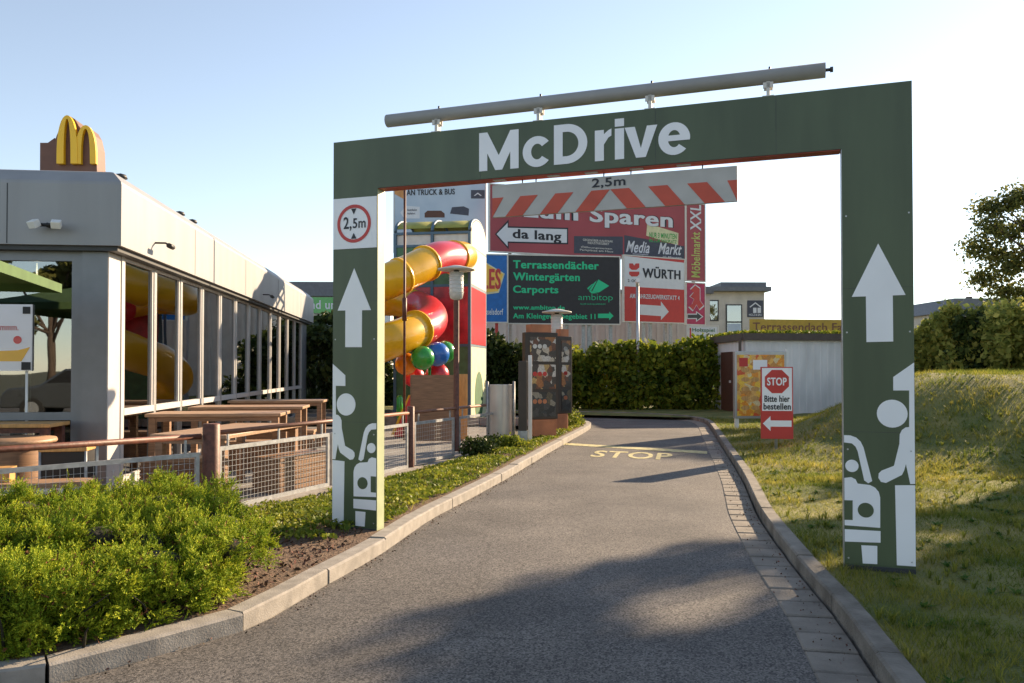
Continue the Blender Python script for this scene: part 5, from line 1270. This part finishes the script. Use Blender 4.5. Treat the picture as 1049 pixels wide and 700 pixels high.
pos = CS[ii, :3] + d * np.stack([CS[ii, 3], CS[ii, 3], CS[ii, 4]], 1) * nr.uniform(.82, 1.06, NPl)[:, None]
pax = d + nr.normal(size=(NPl, 3)) * .35 + np.array([.25, .1, .45]); pax /= np.linalg.norm(pax, axis=1)[:, None]
plen = nr.uniform(.04, .10, NPl)
TC = 8; k0 = (np.arange(NPl) // TC) * TC   # plumes gathered in tufts
pos = pos[k0] + nr.normal(size=pos.shape) * .020; pax = pax[k0] + nr.normal(size=pax.shape) * .38; pax /= np.linalg.norm(pax, axis=1)[:, None]; plen = plen * np.repeat(nr.uniform(.6, 1.4, NPl // TC + 1), TC)[:NPl]
# every plume carries several side sprays
tt = np.tile(np.linspace(0, 1, KP), NPl); pos = np.repeat(pos, KP, 0); d = np.repeat(pax, KP, 0); pl2 = np.repeat(plen, KP)
pos = pos + d * (tt * pl2)[:, None] + nr.normal(size=pos.shape) * .008
spread = (1.0 - .75 * tt)[:, None]; NS = len(pos)
ok = pos[:, 2] > .06; pos = pos[ok]; d = d[ok]; spread = spread[ok]
# keep the bush off the kerb
klx = np.array([p.x for p in kl_o]); kly = np.array([p.y for p in kl_o])
dist = np.sqrt((pos[:, 0, None] - klx) ** 2 + (pos[:, 1, None] - kly) ** 2); jn = dist.argmin(1)
tang = np.stack([np.gradient(klx), np.gradient(kly)], 1)[jn]; side_ = tang[:, 0] * (pos[:, 1] - kly[jn]) - tang[:, 1] * (pos[:, 0] - klx[jn])
ok = side_ > .0; pos = pos[ok]; d = d[ok]; spread = spread[ok]; NS = len(pos)
ax = d + nr.normal(size=(NS, 3)) * .75 * spread + np.array([0, 0, .1]); ax /= np.linalg.norm(ax, axis=1)[:, None]
K = 7; L0 = nr.uniform(.02, .05, NS)
sd1 = np.cross(ax, nr.normal(size=(NS, 3))); sd1 /= np.linalg.norm(sd1, axis=1)[:, None]; sd2 = np.cross(ax, sd1)
quads = []
for k in range(K):
    t = k / (K - 1); bpos = pos + ax * (L0 * t)[:, None]; ang = k * 2.4 + nr.random(NS)
    sv = sd1 * np.cos(ang)[:, None] + sd2 * np.sin(ang)[:, None]
    tip = ax * .8 + sv * .9 * (1 - t * .6); tip /= np.linalg.norm(tip, axis=1)[:, None]; wd = np.cross(tip, ax + .3); wd /= np.linalg.norm(wd, axis=1)[:, None]
    ln = (.016 * (1 - .35 * t) * nr.uniform(.7, 1.3, NS))[:, None]; hw_ = .0032
    quads.append(np.stack([bpos - wd * hw_, bpos + wd * hw_, bpos + tip * ln + wd * hw_ * .5, bpos + tip * ln - wd * hw_ * .5], 1))
quads = np.stack(quads, 1)  # NS,K,4,3
dry = nr.random(NS) < .04
for flag, m_, nm in ((~dry, "juniper", "foliage"), (dry, "juniper_dry", "dry_foliage")):
    card(nm, m_, quads[flag].reshape(-1, 4, 3), jb)
mb = MB()
for k in range(260):
    x, y, z, r_, rz_ = cs[k % len(cs)]; a = rnd.uniform(0, 6.28); p0 = Vector((x + rnd.uniform(-.1, .1), y + rnd.uniform(-.1, .1), .06)); p1 = Vector((x + r_ * math.cos(a), y + r_ * math.sin(a), z + rnd.uniform(-.05, .08)))
    mb.tube([p0, p0.lerp(p1, .5) + Vector((0, 0, .04)), p1], [.009, .006, .002], 5)
mb.build("branch_mass", "juniper_core", jb, True)
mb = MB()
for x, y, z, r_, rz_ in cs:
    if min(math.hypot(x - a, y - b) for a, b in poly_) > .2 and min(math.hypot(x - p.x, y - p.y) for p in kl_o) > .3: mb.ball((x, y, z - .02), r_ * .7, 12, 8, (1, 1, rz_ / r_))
mb.build("shade_core", "juniper_core", jb, True)  # solid dark balls added to stand in for the shade between the tufts

# grass blades right verge
def blades(N, xr, yr, h0, h1, wdt, name, m, zf, cond=None, lab="", cat="grass"):
    x = nr.uniform(*xr, N); y = yr[0] + (yr[1] - yr[0]) * nr.random(N) ** 1.25
    if cond is not None: ok = cond(x, y); x = x[ok]; y = y[ok]
    z = zf(x, y); n2 = len(x); a = nr.uniform(0, 2 * math.pi, n2); h = nr.uniform(h0, h1, n2) * (.65 + .7 * (np.sin(x * 3.1 + np.sin(y * 2.7) * 2) * np.sin(y * 2.3 + x) > .1))
    le = nr.uniform(.2, 1.1, n2) * h; b = nr.uniform(0, 2 * math.pi, n2); wv = np.stack([np.cos(a), np.sin(a), 0 * a], 1) * wdt
    p = np.stack([x, y, z - .005], 1); top = p + np.stack([np.cos(b) * le, np.sin(b) * le, h], 1)
    o = card(name, m, np.stack([p - wv, p + wv, top], 1)); return tag(o, lab, cat, None, "stuff")
def hzv(x, y): return hz(x, y)
cond_r = lambda x, y: (x > ksx(y) + .02) & (np.abs(x) < .72 * y + .6)
blades(150000, (1.5, 7.5), (3.0, 10.5), .02, .055, .0028, "grass", "grass_blade", hzv, cond_r, "short patchy grass on the verge right of the drive")
blades(90000, (2.5, 14), (9.5, 22), .03, .075, .006, "grass", "grass_blade", hzv, cond_r, "grass covering the bank and the verge towards the shed")
# tufts and weeds
def tufts(N, xr, yr, cond, zf, nb, h0, h1, name, m, lab, flat_=.5, wd=.004):
    x = nr.uniform(*xr, N); y = nr.uniform(*yr, N); ok = cond(x, y); x = x[ok]; y = y[ok]; z = zf(x, y); n2 = len(x)
    X = np.repeat(x, nb); Y = np.repeat(y, nb); Z = np.repeat(z, nb); a = nr.uniform(0, 6.283, n2 * nb); h = nr.uniform(h0, h1, n2 * nb); le = h * nr.uniform(.1, flat_, n2 * nb) * 1.6
    p = np.stack([X + np.cos(a) * .008, Y + np.sin(a) * .008, Z], 1); wv = np.stack([-np.sin(a), np.cos(a), 0 * a], 1) * wd
    mid_ = p + np.stack([np.cos(a) * le * .5, np.sin(a) * le * .5, h * .75], 1); top = p + np.stack([np.cos(a) * le * 1.3, np.sin(a) * le * 1.3, h], 1)
    o = card(name, m, np.concatenate([np.stack([p - wv * .6, p + wv * .6, mid_ + wv, mid_ - wv], 1), np.stack([mid_ - wv, mid_ + wv, top + wv * .1, top - wv * .1], 1)])); return tag(o, lab, "weeds", None, "stuff")
tufts(1300, (1.5, 8), (3.0, 14), cond_r, hzv, 12, .035, .075, "grass_tufts", "grass_blade", "taller grass tufts scattered over the right verge")
tufts(420, (1.5, 7), (3.0, 11), cond_r, hzv, 9, .012, .03, "weeds", "weed_leaf", "flat leafy weed rosettes in the right verge", 2.2, .011)
# left verge ground cover
def lzv(x, y): return np.array([lh(a, b, kox(b), fence_x(b)) for a, b in zip(x, y)])
def cond_l(x, y):
    k_ = np.array([kox(b) for b in y]); f_ = np.array([fence_x(b) for b in y])
    pat = np.sin(x * 4 + np.sin(y * 3) * 1.5) * np.sin(y * 2.2 + x * 2)
    return (x < k_ - .03 - .2 * (y < 7.0)) & (x > f_ + .05) & (y > 6.2) & (pat > -.82)
N = 95000; x = nr.uniform(-3, 1.9, N); y = nr.uniform(6.0, 20.5, N); ok = cond_l(x, y); x = x[ok]; y = y[ok]; z = lzv(x, y)
hgt_ = .02 + .06 * np.clip(np.sin(x * 5) * np.sin(y * 3.3) + .3, 0, 1) * nr.random(len(x)) + .03 * nr.random(len(x))
o = card("ground_cover", "cover_leaf", leaf_quads(np.stack([x, y, z + hgt_], 1), .028, .3, 1.7)); tag(o, "low leafy ground cover between the fence and the left kerb", "ground cover", None, "stuff")
blades(26000, (-3, 1.9), (6.4, 20.5), .03, .09, .003, "grass", "grass_blade", lzv, cond_l, "thin grass growing through the ground cover left of the drive")
# mulch chips near the juniper
N = 3500; x = nr.uniform(-3.3, -1.2, N); y = nr.uniform(4.3, 8.2, N); ok = np.array([a < kox(b) - .02 and a > fence_x(b) + .03 for a, b in zip(x, y)]); x = x[ok]; y = y[ok]
o = card("mulch", "mulch", leaf_quads(np.stack([x, y, lzv(x, y) + .008], 1), .018, 0, 2.2)); tag(o, "brown bark mulch between juniper and gate", "mulch", None, "stuff")

N = 900; k_ = nr.random(N) < .5; y = nr.uniform(3.2, 16, N); x = np.where(k_, [kox(b) + .16 + abs(nr.normal() * .05) for b in y], ksx(y) - .16 - np.abs(nr.normal(size=N)) * .09)
o = card("debris", "mulch", leaf_quads(np.stack([x, y, np.full(N, .012)], 1), .010, 0, 1.8)); tag(o, "dry leaf crumbs and grit lying along both kerbs", "debris", None, "stuff")

# parked car behind the viewer, mirrored in the front window
car = thing("parked_car", "silver hatchback parked behind the viewer, mirrored in the front window", "car", (-9.5, -4.5, 0), R(0))
prof = [(-2.1, .35), (-2.1, .75), (-1.95, .9), (-1.1, 1.0), (-.45, 1.42), (.9, 1.46), (1.75, 1.05), (2.05, .95), (2.1, .35)]
mb = MB(); mb.prism(prof[::-1], -.82, .82); mb.build("body", "car_paint", car, bevel=.06, seg=3)
for s in (-1, 1):
    mb = MB(); mb.prism([(-.95, 1.02), (-.42, 1.36), (.85, 1.39), (1.45, 1.05)][::1], s * .825 - .003, s * .825 + .003); mb.build("side_window", "black", car)
    for x in (-1.3, 1.3):
        mb = MB(); mb.tube([(x, s * .70, .32), (x, s * .86, .32)], .32, 22); wl = mb.build("wheel", "rubber", car); mb = MB(); mb.tube([(x, s * .861, .32), (x, s * .868, .32)], .2, 16); mb.build("rim", "aluminium", wl)
